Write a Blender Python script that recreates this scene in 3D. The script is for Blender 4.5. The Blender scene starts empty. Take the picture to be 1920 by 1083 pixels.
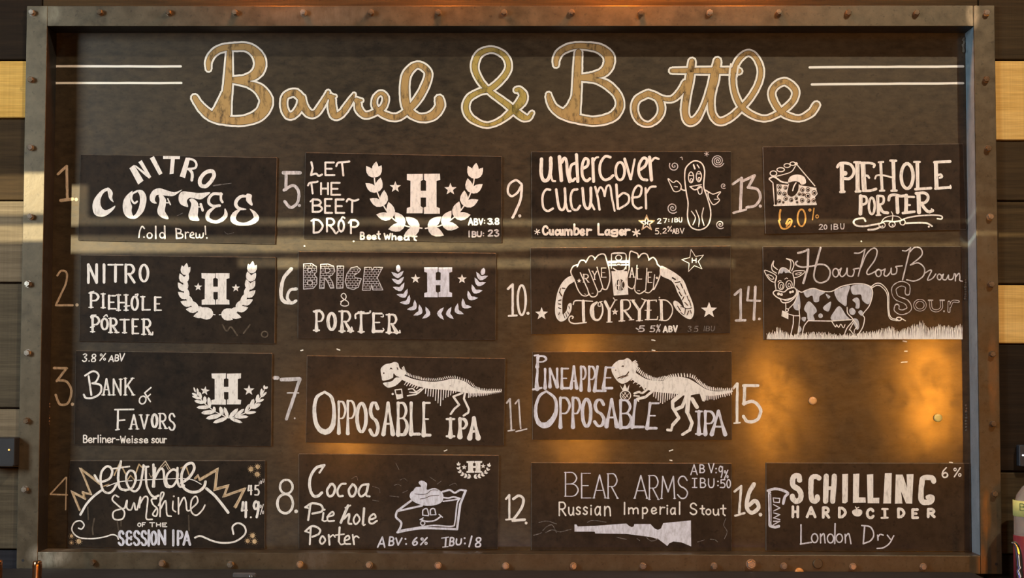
import bpy, bmesh, math, random
from mathutils import Vector, Matrix, Euler
from mathutils.geometry import tessellate_polygon
R = random.Random(7)
SC = bpy.context.scene
COL = SC.collection
ZC = 2.2                       # height of the board's centre above the floor
W, H = 2.4, 1.393              # outer size of the steel frame
DEPTH = 0.080                  # how far the back plate sits behind the frame face
FPX = 3000.0

# ------------------------------------------------------------------ camera
cd = bpy.data.cameras.new('camera'); cam = bpy.data.objects.new('camera', cd); COL.objects.link(cam)
CP = Vector((0.0574, -3.9248, ZC - 0.2175))
ca, cb, cc = 1.62439339, 0.0122419734, 0.00260619
RM = Matrix.Rotation(cb, 3, 'Z') @ Matrix.Rotation(ca, 3, 'X') @ Matrix.Rotation(cc, 3, 'Z')
cam.matrix_world = Matrix.Translation(CP) @ RM.to_4x4()
cd.sensor_width = 36; cd.sensor_fit = 'HORIZONTAL'; cd.lens = 36 * FPX / 1920
cd.clip_end = 100
SC.camera = cam

def P(px, py, y=0.0):
    """measured point of the photograph -> point on the plane at depth y of the real wall"""
    d = RM @ Vector(((px - 960) / FPX, (541.5 - py) / FPX, -1))
    t = (y - CP.y) / d.y
    return CP + d * t

# ------------------------------------------------------------------ light
SC.view_settings.view_transform = 'Standard'; SC.view_settings.look = 'None'
SC.view_settings.gamma = 1; SC.view_settings.use_curve_mapping = False
SC.view_settings.exposure = 0.0
wd = bpy.data.worlds.new('room_air'); SC.world = wd; wd.use_nodes = True
wd.node_tree.nodes['Background'].inputs[0].default_value = (0.60, 0.50, 0.36, 1)
wd.node_tree.nodes['Background'].inputs[1].default_value = 0.05

def light(name, kind, loc, power, color, aim=None, **kw):
    l = bpy.data.lights.new(name, kind); l.energy = power; l.color = color
    for k, v in kw.items(): setattr(l, k, v)
    o = bpy.data.objects.new(name, l); COL.objects.link(o); o.location = loc
    if aim is not None:
        o.rotation_euler = (Vector(aim) - Vector(loc)).to_track_quat('-Z', 'Y').to_euler()
    return o
# ceiling lamp high on the right, throws the hard shadow of the top and right lips
light('ceiling_lamp', 'POINT', (1.96, -3.0, ZC + 2.95), 520, (1, .88, .70), shadow_soft_size=0.03)
# daylight from the windows on the left
light('left_window_light', 'AREA', (-3.6, -2.9, ZC + 0.9), 150, (.80, .92, 1), aim=(0.2, 0, ZC), shape='RECTANGLE', size=1.0, size_y=1.4)
# unseen fill light from low in front
light('front_fill_light', 'AREA', (-1.2, -7.0, ZC - 1.9), 12, (1, .93, .82), aim=(-.2, 0, ZC - .2), shape='RECTANGLE', size=3.0, size_y=1.2)
# low sun through the gaps of an added sun mask
SD = Vector((0.57, 1.0, -0.28)).normalized()
sun = light('sun', 'SUN', (-4, -6, ZC + 2), 8.5, (1, .86, .56), aim=Vector((-4, -6, ZC + 2)) + SD, angle=math.radians(0.13))
# tall filament pendants behind the camera: their blurred images lie in the brown steel
for i, (px, py, pw) in enumerate([(652, 745, 17), (1085, 745, 15), (1448, 755, 15), (1742, 730, 25)]):
    p = P(px, py, DEPTH); yl = 5.6 + DEPTH
    k = (DEPTH - CP.y + yl) / (DEPTH - CP.y)
    l = Vector((CP.x + (p.x - CP.x) * k, DEPTH - yl, CP.z + (p.z - CP.z) * k))
    light('pendant_tube', 'AREA', l, pw, (1, .33, .025), aim=l + Vector((0, 1, 0)), shape='RECTANGLE', size=.07, size_y=.80 if px < 1400 else .62)
# small red-amber lamps along the wall above the board
for px, pw in ((500, 4.0), (830, 5), (1175, 10), (1400, 5)):
    q = P(px, 0, 0)
    light('amber_lamp', 'POINT', (q.x, -0.055, q.z + 0.15), pw * 1.7, (1, .26, .012), shadow_soft_size=0.03)

# ------------------------------------------------------------------ materials
def nt(name):
    m = bpy.data.materials.new(name); m.use_nodes = True
    t = m.node_tree; b = t.nodes['Principled BSDF']
    return m, t, b
def N(t, typ, **kw):
    n = t.nodes.new(typ)
    for k, v in kw.items():
        if k in n.inputs.keys() if isinstance(k, str) else False: n.inputs[k].default_value = v
        else: setattr(n, k, v)
    return n
def pos(t, scale=(1, 1, 1)):
    g = t.nodes.new('ShaderNodeNewGeometry'); mp = t.nodes.new('ShaderNodeMapping')
    t.links.new(g.outputs['Position'], mp.inputs['Vector']); mp.inputs['Scale'].default_value = scale
    return mp.outputs['Vector']
def noise(t, vec, scale, detail=4, rough=.6):
    n = t.nodes.new('ShaderNodeTexNoise'); n.inputs['Scale'].default_value = scale
    n.inputs['Detail'].default_value = detail; n.inputs['Roughness'].default_value = rough
    t.links.new(vec, n.inputs['Vector']); return n.outputs['Fac']
def ramp(t, fac, stops):
    r = t.nodes.new('ShaderNodeValToRGB'); e = r.color_ramp.elements
    while len(e) < len(stops): e.new(0.5)
    for el, (p, c) in zip(e, stops):
        el.position = p; el.color = (c, c, c, 1) if isinstance(c, (int, float)) else (*c, 1)
    t.links.new(fac, r.inputs['Fac']); return r.outputs['Color']
def mix(t, fac, a, b, mode='MIX'):
    n = t.nodes.new('ShaderNodeMix'); n.data_type = 'RGBA'; n.blend_type = mode
    for sock, v in ((n.inputs[0], fac), (n.inputs[6], a), (n.inputs[7], b)):
        if isinstance(v, bpy.types.NodeSocket): t.links.new(v, sock)
        elif isinstance(v, (int, float)): sock.default_value = v
        else: sock.default_value = (*v, 1)
    return n.outputs[2]
def bump(t, b, h, s, d=.001):
    n = t.nodes.new('ShaderNodeBump'); n.inputs['Strength'].default_value = s; n.inputs['Distance'].default_value = d
    t.links.new(h, n.inputs['Height']); t.links.new(n.outputs['Normal'], b.inputs['Normal'])

def steel(name, dark, mid, light_, metallic, rlo, rhi, streak=(1, 1, 1)):
    m, t, b = nt(name)
    v = pos(t); vs = pos(t, streak)
    big = ramp(t, noise(t, v, 3.2, 5, .6), [(.32, 0.), (.70, 1.)])
    sm = ramp(t, noise(t, vs, 26, 6, .7), [(.30, 0.), (.72, 1.)])
    spot = ramp(t, noise(t, v, 75, 3, .7), [(.28, 1.), (.42, 0.)])
    c = mix(t, big, dark, mid); c = mix(t, sm, c, light_)
    # mix less of the light tone
    n = t.nodes[-1]
    mm = N(t, 'ShaderNodeMath', operation='MULTIPLY'); mm.inputs[1].default_value = .55
    t.links.new(sm, mm.inputs[0]); t.links.new(mm.outputs[0], n.inputs[0])
    ms = N(t, 'ShaderNodeMath', operation='MULTIPLY'); ms.inputs[1].default_value = .55
    t.links.new(spot, ms.inputs[0])
    c = mix(t, ms.outputs[0], c, tuple(x * .45 for x in dark))
    t.links.new(c, b.inputs['Base Color'])
    b.inputs['Metallic'].default_value = metallic
    mr = N(t, 'ShaderNodeMapRange'); mr.inputs['To Min'].default_value = rlo; mr.inputs['To Max'].default_value = rhi
    t.links.new(sm, mr.inputs['Value']); t.links.new(mr.outputs[0], b.inputs['Roughness'])
    bump(t, b, sm, .25, .0006)
    return m
M = {}
M['back'] = steel('waxed_brown_steel', (.010, .0078, .0043), (.034, .0240, .0112), (.102, .070, .031), .38, .42, .54, (1, 1, 2.2))
def coat_break(m):
    t = m.node_tree; b = t.nodes['Principled BSDF']
    t.links.new(ramp(t, noise(t, pos(t, (1, 1, .8)), 14, 6, .7), [(.30, .25), (.52, .85), (.75, 1.)]), b.inputs['Coat Weight'])
def coat(m, wgt, rough):
    b = m.node_tree.nodes['Principled BSDF']; b.inputs['Coat Weight'].default_value = wgt; b.inputs['Coat Roughness'].default_value = rough
coat(M['back'], .85, .125)
coat_break(M['back'])
M['plaque'] = steel('dark_chalk_steel', (.0045, .0040, .0034), (.017, .0118, .0070), (.050, .034, .020), .04, .5, .62)
coat(M['plaque'], .10, .15); M['plaque'].node_tree.nodes['Principled BSDF'].inputs['Specular IOR Level'].default_value = .12
M['plaque_warm_lit'] = steel('warm_lit_chalk_steel', (.0065, .0050, .0036), (.025, .0155, .0085), (.066, .040, .022), .05, .5, .62)  # browner plaque steel: warm lamp reflections put into the colour
coat(M['plaque_warm_lit'], .22, .15); M['plaque_warm_lit'].node_tree.nodes['Principled BSDF'].inputs['Specular IOR Level'].default_value = .15
M['rail'] = steel('mill_scale_steel', (.046, .037, .022), (.082, .064, .037), (.155, .122, .072), .55, .34, .52)
M['bare'] = steel('ground_steel', (.09, .08, .06), (.17, .15, .12), (.30, .27, .22), .6, .36, .5)
M['lip'] = steel('cool_lit_steel', (.14, .22, .27), (.22, .31, .37), (.36, .47, .54), .2, .34, .5)  # cool light from the left window put into the right lip's colour
M['lip_shaded'] = steel('shaded_steel', (.010, .008, .006), (.018, .014, .010), (.030, .024, .018), .3, .5, .65)  # shade on the left and top lips put into a darker colour
M['edge'] = steel('worn_plaque_edge', (.05, .045, .035), (.16, .14, .11), (.50, .46, .38), .5, .3, .45)
M['bolt'] = steel('bolt_zinc', (.22, .19, .15), (.34, .30, .24), (.52, .47, .39), .8, .24, .4)
M['bolt_dark'] = steel('bolt_rusty', (.09, .065, .04), (.15, .11, .07), (.26, .2, .13), .7, .3, .45)
M['weld'] = steel('weld_rust', (.09, .045, .02), (.16, .09, .04), (.26, .16, .08), .3, .5, .7)
M['black'] = steel('black_plastic', (.006, .006, .007), (.010, .010, .011), (.010, .010, .010), 0, .6, .7)

def paint(name, c1, c2, rough=.75, sc=160, lo=.36, hi=.62, st=(1, 1, .35)):
    m, t, b = nt(name)
    f = ramp(t, noise(t, pos(t, st), sc, 3, .7), [(lo, 0.), (hi, 1.)])
    t.links.new(mix(t, f, c1, c2), b.inputs['Base Color']); b.inputs['Roughness'].default_value = rough
    b.inputs['Specular IOR Level'].default_value = .2
    return m
M['white'] = paint('chalk_white', (.52, .50, .45), (.80, .78, .72), lo=.28, hi=.5)
M['cream'] = paint('chalk_cream', (.48, .44, .38), (.82, .78, .70), lo=.26, hi=.52)
M['grey'] = paint('chalk_grey', (.34, .32, .31), (.62, .60, .60), lo=.3, hi=.6)
M['lilac'] = paint('chalk_pale_blue', (.46, .46, .50), (.70, .72, .80), lo=.3, hi=.6)
M['cow'] = paint('chalk_wash_blue', (.36, .37, .40), (.54, .56, .60), lo=.35, hi=.6)
M['tan'] = paint('chalk_tan', (.42, .33, .22), (.66, .55, .40), lo=.3, hi=.6)
M['dim'] = paint('chalk_rubbed_out', (.085, .075, .065), (.26, .24, .22), lo=.4, hi=.7)
M['smudge'] = paint('chalk_smudge', (.06, .045, .03), (.16, .13, .09), lo=.4, hi=.75, sc=120)
M['orange'] = paint('chalk_orange', (.50, .26, .06), (.72, .42, .12))
M['sungold'] = paint('chalk_gold', (.30, .20, .10), (.62, .46, .26), sc=110)
M['gold'] = paint('gold_leaf_paint', (.09, .06, .03), (.43, .27, .10), rough=.45, sc=60, lo=.30, hi=.50, st=(1.3, 1, .5))
M['gold2'] = paint('gold_green_paint', (.10, .08, .02), (.42, .30, .08), rough=.45, sc=60, lo=.30, hi=.50, st=(1.3, 1, .5))
M['titlewhite'] = paint('title_outline_white', (.70, .66, .56), (.82, .78, .68), lo=.2, hi=.4)

def wood(name, dark, lite, gscale=1, rough=.6, yel=False):
    m, t, b = nt(name)
    v = pos(t, (1.2, 6, 26 * gscale))
    f = ramp(t, noise(t, v, 3.0, 8, .65), [(.30, 0.), (.72, 1.)])
    g = ramp(t, noise(t, pos(t, (5, 8, 160)), 2.0, 4, .7), [(.30, 0.), (.75, 1.)])
    c = mix(t, f, dark, lite)
    k = mix(t, .35, c, g, 'MULTIPLY')
    # saw marks across the grain
    w = ramp(t, noise(t, pos(t, (230, 1, 2)), 1.0, 2, .5), [(.3, .75), (.7, 1.)])
    k = mix(t, .5, k, w, 'MULTIPLY')
    t.links.new(k, b.inputs['Base Color']); b.inputs['Roughness'].default_value = .8; b.inputs['Specular IOR Level'].default_value = .15
    bump(t, b, f, .35, .0015)
    return m
WD = {
 'dk': wood('walnut_stained_plank', (.030, .018, .007), (.070, .043, .017)),
 'dk2': wood('dark_brown_plank', (.034, .021, .008), (.085, .052, .02)),
 'blk': wood('near_black_plank', (.012, .007, .003), (.028, .016, .007)),
 'yel': wood('amber_pine_plank', (.60, .34, .07), (.80, .50, .13), .5),
 'yel2': wood('pale_pine_plank', (.66, .39, .10), (.84, .54, .18), .5),
 'tan': wood('grey_tan_plank', (.13, .10, .06), (.24, .19, .12)),
 'org': wood('honey_brown_plank', (.13, .075, .02), (.25, .15, .045)),
 'gry': wood('olive_brown_plank', (.065, .052, .032), (.13, .105, .065)),
 'sl': wood('slate_plank', (.016, .016, .019), (.032, .032, .038)),
}
def plain(name, col, rough=.5, metal=0, emit=None, es=1):
    m, t, b = nt(name)
    f = ramp(t, noise(t, pos(t), 90, 3), [(.3, .8), (.7, 1.)])
    t.links.new(mix(t, 1., col, f, 'MULTIPLY'), b.inputs['Base Color'])
    b.inputs['Roughness'].default_value = rough; b.inputs['Metallic'].default_value = metal
    if emit: b.inputs['Emission Color'].default_value = (*emit, 1); b.inputs['Emission Strength'].default_value = es
    return m

# ------------------------------------------------------------------ object helpers
def link(name, me, mat=None, parent=None, loc=None):
    o = bpy.data.objects.new(name, me); COL.objects.link(o)
    if mat is not None and me is not None and not me.materials: me.materials.append(mat)
    if parent is not None:
        o.parent = parent
    if loc is not None: o.location = loc
    return o
def tag(o, label=None, cat=None, group=None, kind=None):
    if label: o['label'] = label
    if cat: o['category'] = cat
    if group: o['group'] = group
    if kind: o['kind'] = kind
    return o
def bm_mesh(bm, name):
    me = bpy.data.meshes.new(name); bm.to_mesh(me); bm.free(); return me
def prism(bm, loop, y0, y1):
    """loop of (x,z) extruded from depth y0 (front) to y1 (back)"""
    a = [bm.verts.new((x, y0, z)) for x, z in loop]; b = [bm.verts.new((x, y1, z)) for x, z in loop]
    n = len(loop)
    fs = [bm.faces.new(a), bm.faces.new(b[::-1])]
    for i in range(n): fs.append(bm.faces.new((a[i], b[i], b[(i + 1) % n], a[(i + 1) % n])))
    return fs
def finish(bm, bev=0.0, seg=1):
    bmesh.ops.recalc_face_normals(bm, faces=bm.faces)
    if bev:
        bmesh.ops.bevel(bm, geom=list(bm.edges), offset=bev, segments=seg, affect='EDGES', profile=.5, clamp_overlap=True)
def box_me(name, x0, x1, y0, y1, z0, z1, bev=.001):
    bm = bmesh.new(); prism(bm, [(x0, z0), (x1, z0), (x1, z1), (x0, z1)], y0, y1); finish(bm, bev)
    return bm_mesh(bm, name)
def lathe_me(name, prof, n=24, axis='Z', cap=True):
    bm = bmesh.new(); rings = []
    for r, h in prof:
        ring = []
        for i in range(n):
            a = 2 * math.pi * i / n
            p = (r * math.cos(a), r * math.sin(a), h) if axis == 'Z' else (r * math.cos(a), h, r * math.sin(a))
            ring.append(bm.verts.new(p))
        rings.append(ring)
    for a, b in zip(rings, rings[1:]):
        for i in range(n): bm.faces.new((a[i], a[(i + 1) % n], b[(i + 1) % n], b[i]))
    if cap: bm.faces.new(rings[0]); bm.faces.new(rings[-1])
    bmesh.ops.recalc_face_normals(bm, faces=bm.faces)
    me = bm_mesh(bm, name)
    for p in me.polygons: p.use_smooth = len(p.vertices) == 4
    return me

# ------------------------------------------------------------------ unseen sun mask (behind the camera, left)
def blind_mask():
    YB = -5.0
    root = link('sun_mask', None); tag(root, kind='structure')  # mask pieces shaped to throw the sun bands onto the board
    def mask_slat(pts):
        loop = []
        for px, py in pts:
            q = P(px, py, 0); t = (YB - q.y) / SD.y
            s = q + SD * t; loop.append((s.x, s.z))
        bm = bmesh.new(); prism(bm, loop, YB - .01, YB + .002); finish(bm)
        link('mask_slat', bm_mesh(bm, 'mask_slat'), M['black'], root)
    X0, X1 = -420, 2500
    mask_slat([(X0, -900), (X1, -900), (X1, 322), (X0, 322)])
    mask_slat([(118, 320), (X1, 320), (X1, 392), (1300, 388), (118, 384)])
    mask_slat([(X0, 400), (700, 401), (1300, 398), (1900, 393), (X1, 393), (X1, 437), (1900, 433), (1300, 426), (700, 421), (X0, 417)])
    mask_slat([(X0, 453), (500, 450), (1300, 443), (X1, 436), (X1, 472), (1300, 462), (500, 462), (X0, 466)])
    mask_slat([(X0, 464), (400, 462), (400, 500), (X0, 500)])
    mask_slat([(1350, 452), (X1, 452), (X1, 500), (1350, 500)])
    mask_slat([(X0, 482), (X1, 480), (X1, 1900), (X0, 1900)])
blind_mask()

# ------------------------------------------------------------------ plank wall
def walls():
    root = link('wall_back', None); tag(root, kind='structure')
    xl = P(66, 540).x; xr = P(1845, 540).x
    def plank(side, ya, yb, mat, xi=None, yoff=0):
        pxm = 20 if side == 'L' else 1895
        za = P(pxm, ya, .014).z; zb = P(pxm, yb, .014).z
        x0, x1 = (-2.1, xl) if side == 'L' else (xr, 2.1)
        if side == 'T': x0, x1 = -2.1, 2.1
        me = box_me('plank', x0, x1, .012 + yoff, .04, zb + .002, za - .002, .0022)
        link('plank', me, WD[mat], root)
    for a, b, m, yo in ((-330, -180, 'dk', 0), (-180, 113, 'blk', .002), (113, 222, 'yel', 0), (222, 376, 'dk', .002), (376, 530, 'tan', -.003),
                    (530, 765, 'gry', .002), (765, 876, 'tan', 0), (876, 1030, 'gry', .002), (1030, 1250, 'sl', .004), (1250, 1420, 'dk', 0)):
        if a == -330: continue
        plank('L', a, b, m, yoff=yo)
    # honey-coloured lower half of the dark plank is a board of its own
    for a, b, m, yo in ((-180, 113, 'dk', 0), (113, 264, 'yel2', -.001), (264, 377, 'dk', .002), (377, 533, 'dk2', 0), (533, 645, 'yel2', -.001),
                    (645, 884, 'blk', .003), (884, 1039, 'dk2', 0), (1039, 1250, 'blk', .003)):
        plank('R', a, b, m, yoff=yo)
    # planks running behind the top rail and above it
    zt = P(960, 30, .014).z
    for z0, z1, m, yo in ((zt, zt + .16, 'dk2', 0), (zt + .163, zt + .33, 'dk', .002)):
        link('plank', box_me('plank', xl + .0025 - .0, xr - .0025, .012 + yo, .04, z0, z1, .0022), WD[m], root)
    # planks under the board
    zb = P(960, 1060, .014).z
    link('plank', box_me('plank', xl + .0025, xr - .0025, .018, .04, zb - .2, zb, .0022), WD['sl'], root)
    # dark battens behind the joints
    link('backing_board', box_me('backing_board', -2.1, xl - .0, .042, .05, ZC - 1.2, ZC + 1.2, 0), WD['blk'], root)
    link('backing_board', box_me('backing_board', xr, 2.1, .042, .05, ZC - 1.2, ZC + 1.2, 0), WD['blk'], root)
walls()

# ------------------------------------------------------------------ the board
board = link('menu_board', None, loc=(0, 0, ZC - H / 2))
tag(board, 'large riveted steel frame with brown steel back plate, gold script heading and chalk numerals', 'menu board')
BINV = Matrix.Translation((0, 0, -(ZC - H / 2)))
def bpart(name, me, mat, label=None):
    me.transform(BINV); o = link(name, me, mat, board)
    if label: o['label'] = label
    return o
FL = 0.0515; FLB = 0.0440; TH = .006
def rails():
    hx, hz = W / 2, H / 2
    def vert(sx):
        bm = bmesh.new()
        x0, x1 = (-hx, -hx + FL) if sx < 0 else (hx - FL, hx)
        prism(bm, [(x0, ZC - hz), (x1, ZC - hz), (x1, ZC + hz), (x0, ZC + hz)], 0, TH)
        finish(bm, .0012, 2)
        bpart('frame_rail', bm_mesh(bm, 'rail'), M['rail'])
        xi = x1 if sx < 0 else x0
        a, b = (xi - TH, xi) if sx < 0 else (xi, xi + TH)
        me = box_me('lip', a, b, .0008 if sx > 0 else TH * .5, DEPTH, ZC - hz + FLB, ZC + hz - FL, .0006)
        bpart('frame_lip', me, M['lip'] if sx > 0 else M['lip_shaded'], 'inner edge of the frame, blue-grey with cool window light in its colour' if sx > 0 else None)
    def horiz(sz):
        z0, z1 = (ZC - hz, ZC - hz + FLB) if sz < 0 else (ZC + hz - FL, ZC + hz)
        bm = bmesh.new()
        g = .0006
        prism(bm, [(-hx + FL + g, z0), (hx - FL - g, z0), (hx - FL - g, z1), (-hx + FL + g, z1)], .0003, TH)
        finish(bm, .0012, 2)
        bpart('frame_rail', bm_mesh(bm, 'rail'), M['rail'])
        zi = z1 if sz < 0 else z0
        a, b = (zi - TH, zi) if sz < 0 else (zi, zi + TH)
        bpart('frame_lip', box_me('lip', -hx + FL, hx - FL, TH * .5, DEPTH, a, b, .0006), M['rail'] if sz < 0 else M['lip_shaded'])
    for s in (-1, 1): vert(s); horiz(s)
    # back plate
    bm = bmesh.new()
    prism(bm, [(-hx + .02, ZC - hz + .02), (hx - .02, ZC - hz + .02), (hx - .02, ZC + hz - .02), (-hx + .02, ZC + hz - .02)], DEPTH, DEPTH + .003)
    finish(bm); bpart('back_plate', bm_mesh(bm, 'back_plate'), M['back'])
rails()
# ground-bright and rusty areas around the corner welds, as marks of their own in the rail's steel
def mark(mat, px, py, rx, ry, col, amt, thr=(.30, .60)):
    t = M[mat].node_tree; b = t.nodes['Principled BSDF']; c = P(px, py, 0)
    old = b.inputs['Base Color'].links[0].from_socket
    g = t.nodes.new('ShaderNodeNewGeometry'); s = N(t, 'ShaderNodeVectorMath', operation='SUBTRACT'); s.inputs[1].default_value = c
    m = N(t, 'ShaderNodeVectorMath', operation='MULTIPLY'); m.inputs[1].default_value = (1 / rx, 0, 1 / ry)
    l = N(t, 'ShaderNodeVectorMath', operation='LENGTH')
    t.links.new(g.outputs['Position'], s.inputs[0]); t.links.new(s.outputs[0], m.inputs[0]); t.links.new(m.outputs[0], l.inputs[0])
    mr = N(t, 'ShaderNodeMapRange'); mr.inputs['From Min'].default_value = .55; mr.inputs['From Max'].default_value = 1.1
    mr.inputs['To Min'].default_value = amt; mr.inputs['To Max'].default_value = 0
    t.links.new(l.outputs['Value'], mr.inputs['Value'])
    nn = ramp(t, noise(t, pos(t, (1, 1, .4)), 60, 5, .7), [(thr[0], .15), (thr[1], 1.)])
    k = N(t, 'ShaderNodeMath', operation='MULTIPLY'); t.links.new(mr.outputs[0], k.inputs[0]); t.links.new(nn, k.inputs[1])
    t.links.new(mix(t, k.outputs[0], old, col), b.inputs['Base Color'])
mark('rail', 92, 1040, .055, .032, (.34, .30, .22), .95)
mark('rail', 1824, 26, .018, .040, (.34, .27, .17), .9)
mark('rail', 1842, 1056, .012, .045, (.22, .10, .03), .9)
mark('rail', 1850, 965, .012, .060, (.22, .11, .03), .85)
mark('rail', 1862, 700, .014, .110, (.17, .10, .045), .7)
mark('rail', 95, 24, .030, .030, (.20, .17, .11), .7)
mark('rail', 600, 28, .16, .03, (.17, .14, .10), .6)
mark('rail', 590, 1048, .05, .03, (.16, .14, .11), .6)

# weld beads in the corners between lip and back plate
def bead(px, py0, py1, right=False, mat='weld'):
    bm = bmesh.new(); n = 9; rr = random.Random(int(px + py0))
    for i in range(n):
        p = P(px + rr.uniform(-1, 1), py0 + (py1 - py0) * i / (n - 1), DEPTH - .004)
        bmesh.ops.create_icosphere(bm, subdivisions=1, radius=rr.uniform(.0025, .0045), matrix=Matrix.Translation(p))
    bpart('weld_bead', bm_mesh(bm, 'weld'), M[mat])
bead(93, 508, 560); bead(91, 757, 800); bead(97, 270, 310)
bead(1807, 72, 96, mat='bare'); bead(1812, 760, 806, mat='bare'); bead(1810, 525, 560, mat='bare')

# ---- bolts
def bolt_mesh(k, r=.0076):
    rr = random.Random(k); bm = bmesh.new()
    a0 = rr.uniform(0, 1)
    def ring(rad, y, n=6, a=a0): return [bm.verts.new((rad * math.cos(a + i * 2 * math.pi / n), y, rad * math.sin(a + i * 2 * math.pi / n))) for i in range(n)]
    w0 = ring(r * 1.12, 0, 20, 0); w1 = ring(r * 1.12, -.0016, 20, 0)
    for i in range(20): bm.faces.new((w0[i], w0[(i + 1) % 20], w1[(i + 1) % 20], w1[i]))
    bm.faces.new(w1)
    h0 = ring(r, -.0016); h1 = ring(r, -.0105); h2 = ring(r * .84, -.0124)
    for A, B in ((h0, h1), (h1, h2)):
        for i in range(6): bm.faces.new((A[i], A[(i + 1) % 6], B[(i + 1) % 6], B[i]))
    bm.faces.new(h2)
    # raised disc stamped in the head
    c = ring(r * .45, -.0124, 12, 0); c2 = ring(r * .40, -.0132, 12, 0)
    for i in range(12): bm.faces.new((c[i], c[(i + 1) % 12], c2[(i + 1) % 12], c2[i]))
    bm.faces.new(c2)
    bmesh.ops.recalc_face_normals(bm, faces=bm.faces)
    return bm_mesh(bm, 'bolt')
BM = [bolt_mesh(k) for k in range(4)]; BD = [m.copy() for m in BM]
for m in BM: m.materials.append(M['bolt'])
for m in BD: m.materials.append(M['bolt_dark'])
BIG = bolt_mesh(9, .0110); BIG.materials.append(M['bolt'])
tops = [59, 187, 316, 441, 569, 695, 821, 945, 1072, 1202, 1331, 1461, 1591, 1719, 1851]
pts = [(x, 23.5, x in (59, 569, 1331, 1851)) for x in tops]
pts += [(57, 149, 0), (56, 276, 1), (56, 406, 1), (52, 532, 1), (51, 661, 1), (49, 788, 0), (46, 917, 1)]
pts += [(1850, 148, 0), (1853, 278, 0), (1857, 406, 1), (1858, 533, 0), (1861, 664, 0), (1862, 795, 0), (1865, 926, 0)]
pts += [(173, 1054, 0), (303, 1056, 1), (432, 1058, 1), (562, 1058, 1), (692, 1059, 1), (821, 1060, 1), (948, 1061, 1), (1075, 1061, 1),
        (1206, 1061, 1), (1339, 1061, 1), (1470, 1061, 1), (1600, 1062, 1), (1732, 1062, 1)]
for i, (x, y, br) in enumerate(pts):
    q = P(x, y, -.006)
    o = link('bolt', (BM if br else BD)[i % 4], parent=board, loc=(q.x, -.0001, q.z - (ZC - H / 2)))
    o.rotation_euler = (R.uniform(-.10, .10), R.uniform(0, 1), R.uniform(-.10, .10))
q = P(1408, 1057, 0); o = link('bolt', BIG, parent=board, loc=(q.x, 0, q.z - (ZC - H / 2))); o['label'] = 'larger bright hex bolt'
for x, y in ((43, 1050), (1868, 1057)):
    q = P(x, y, 0)
    me = lathe_me('hole', [(.0035, -.0004), (.0035, .0002)], 12, 'Y'); me.materials.append(M['black'])
    link('bolt_hole', me, parent=board, loc=(q.x, 0, q.z - (ZC - H / 2)))
q = P(1533, 1056, 0); me = lathe_me('plug', [(.0118, 0), (.0118, -.004), (.0105, -.005)], 24, 'Y'); me.materials.append(M['rail'])
link('steel_plug', me, parent=board, loc=(q.x, 0, q.z - (ZC - H / 2)))

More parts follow.
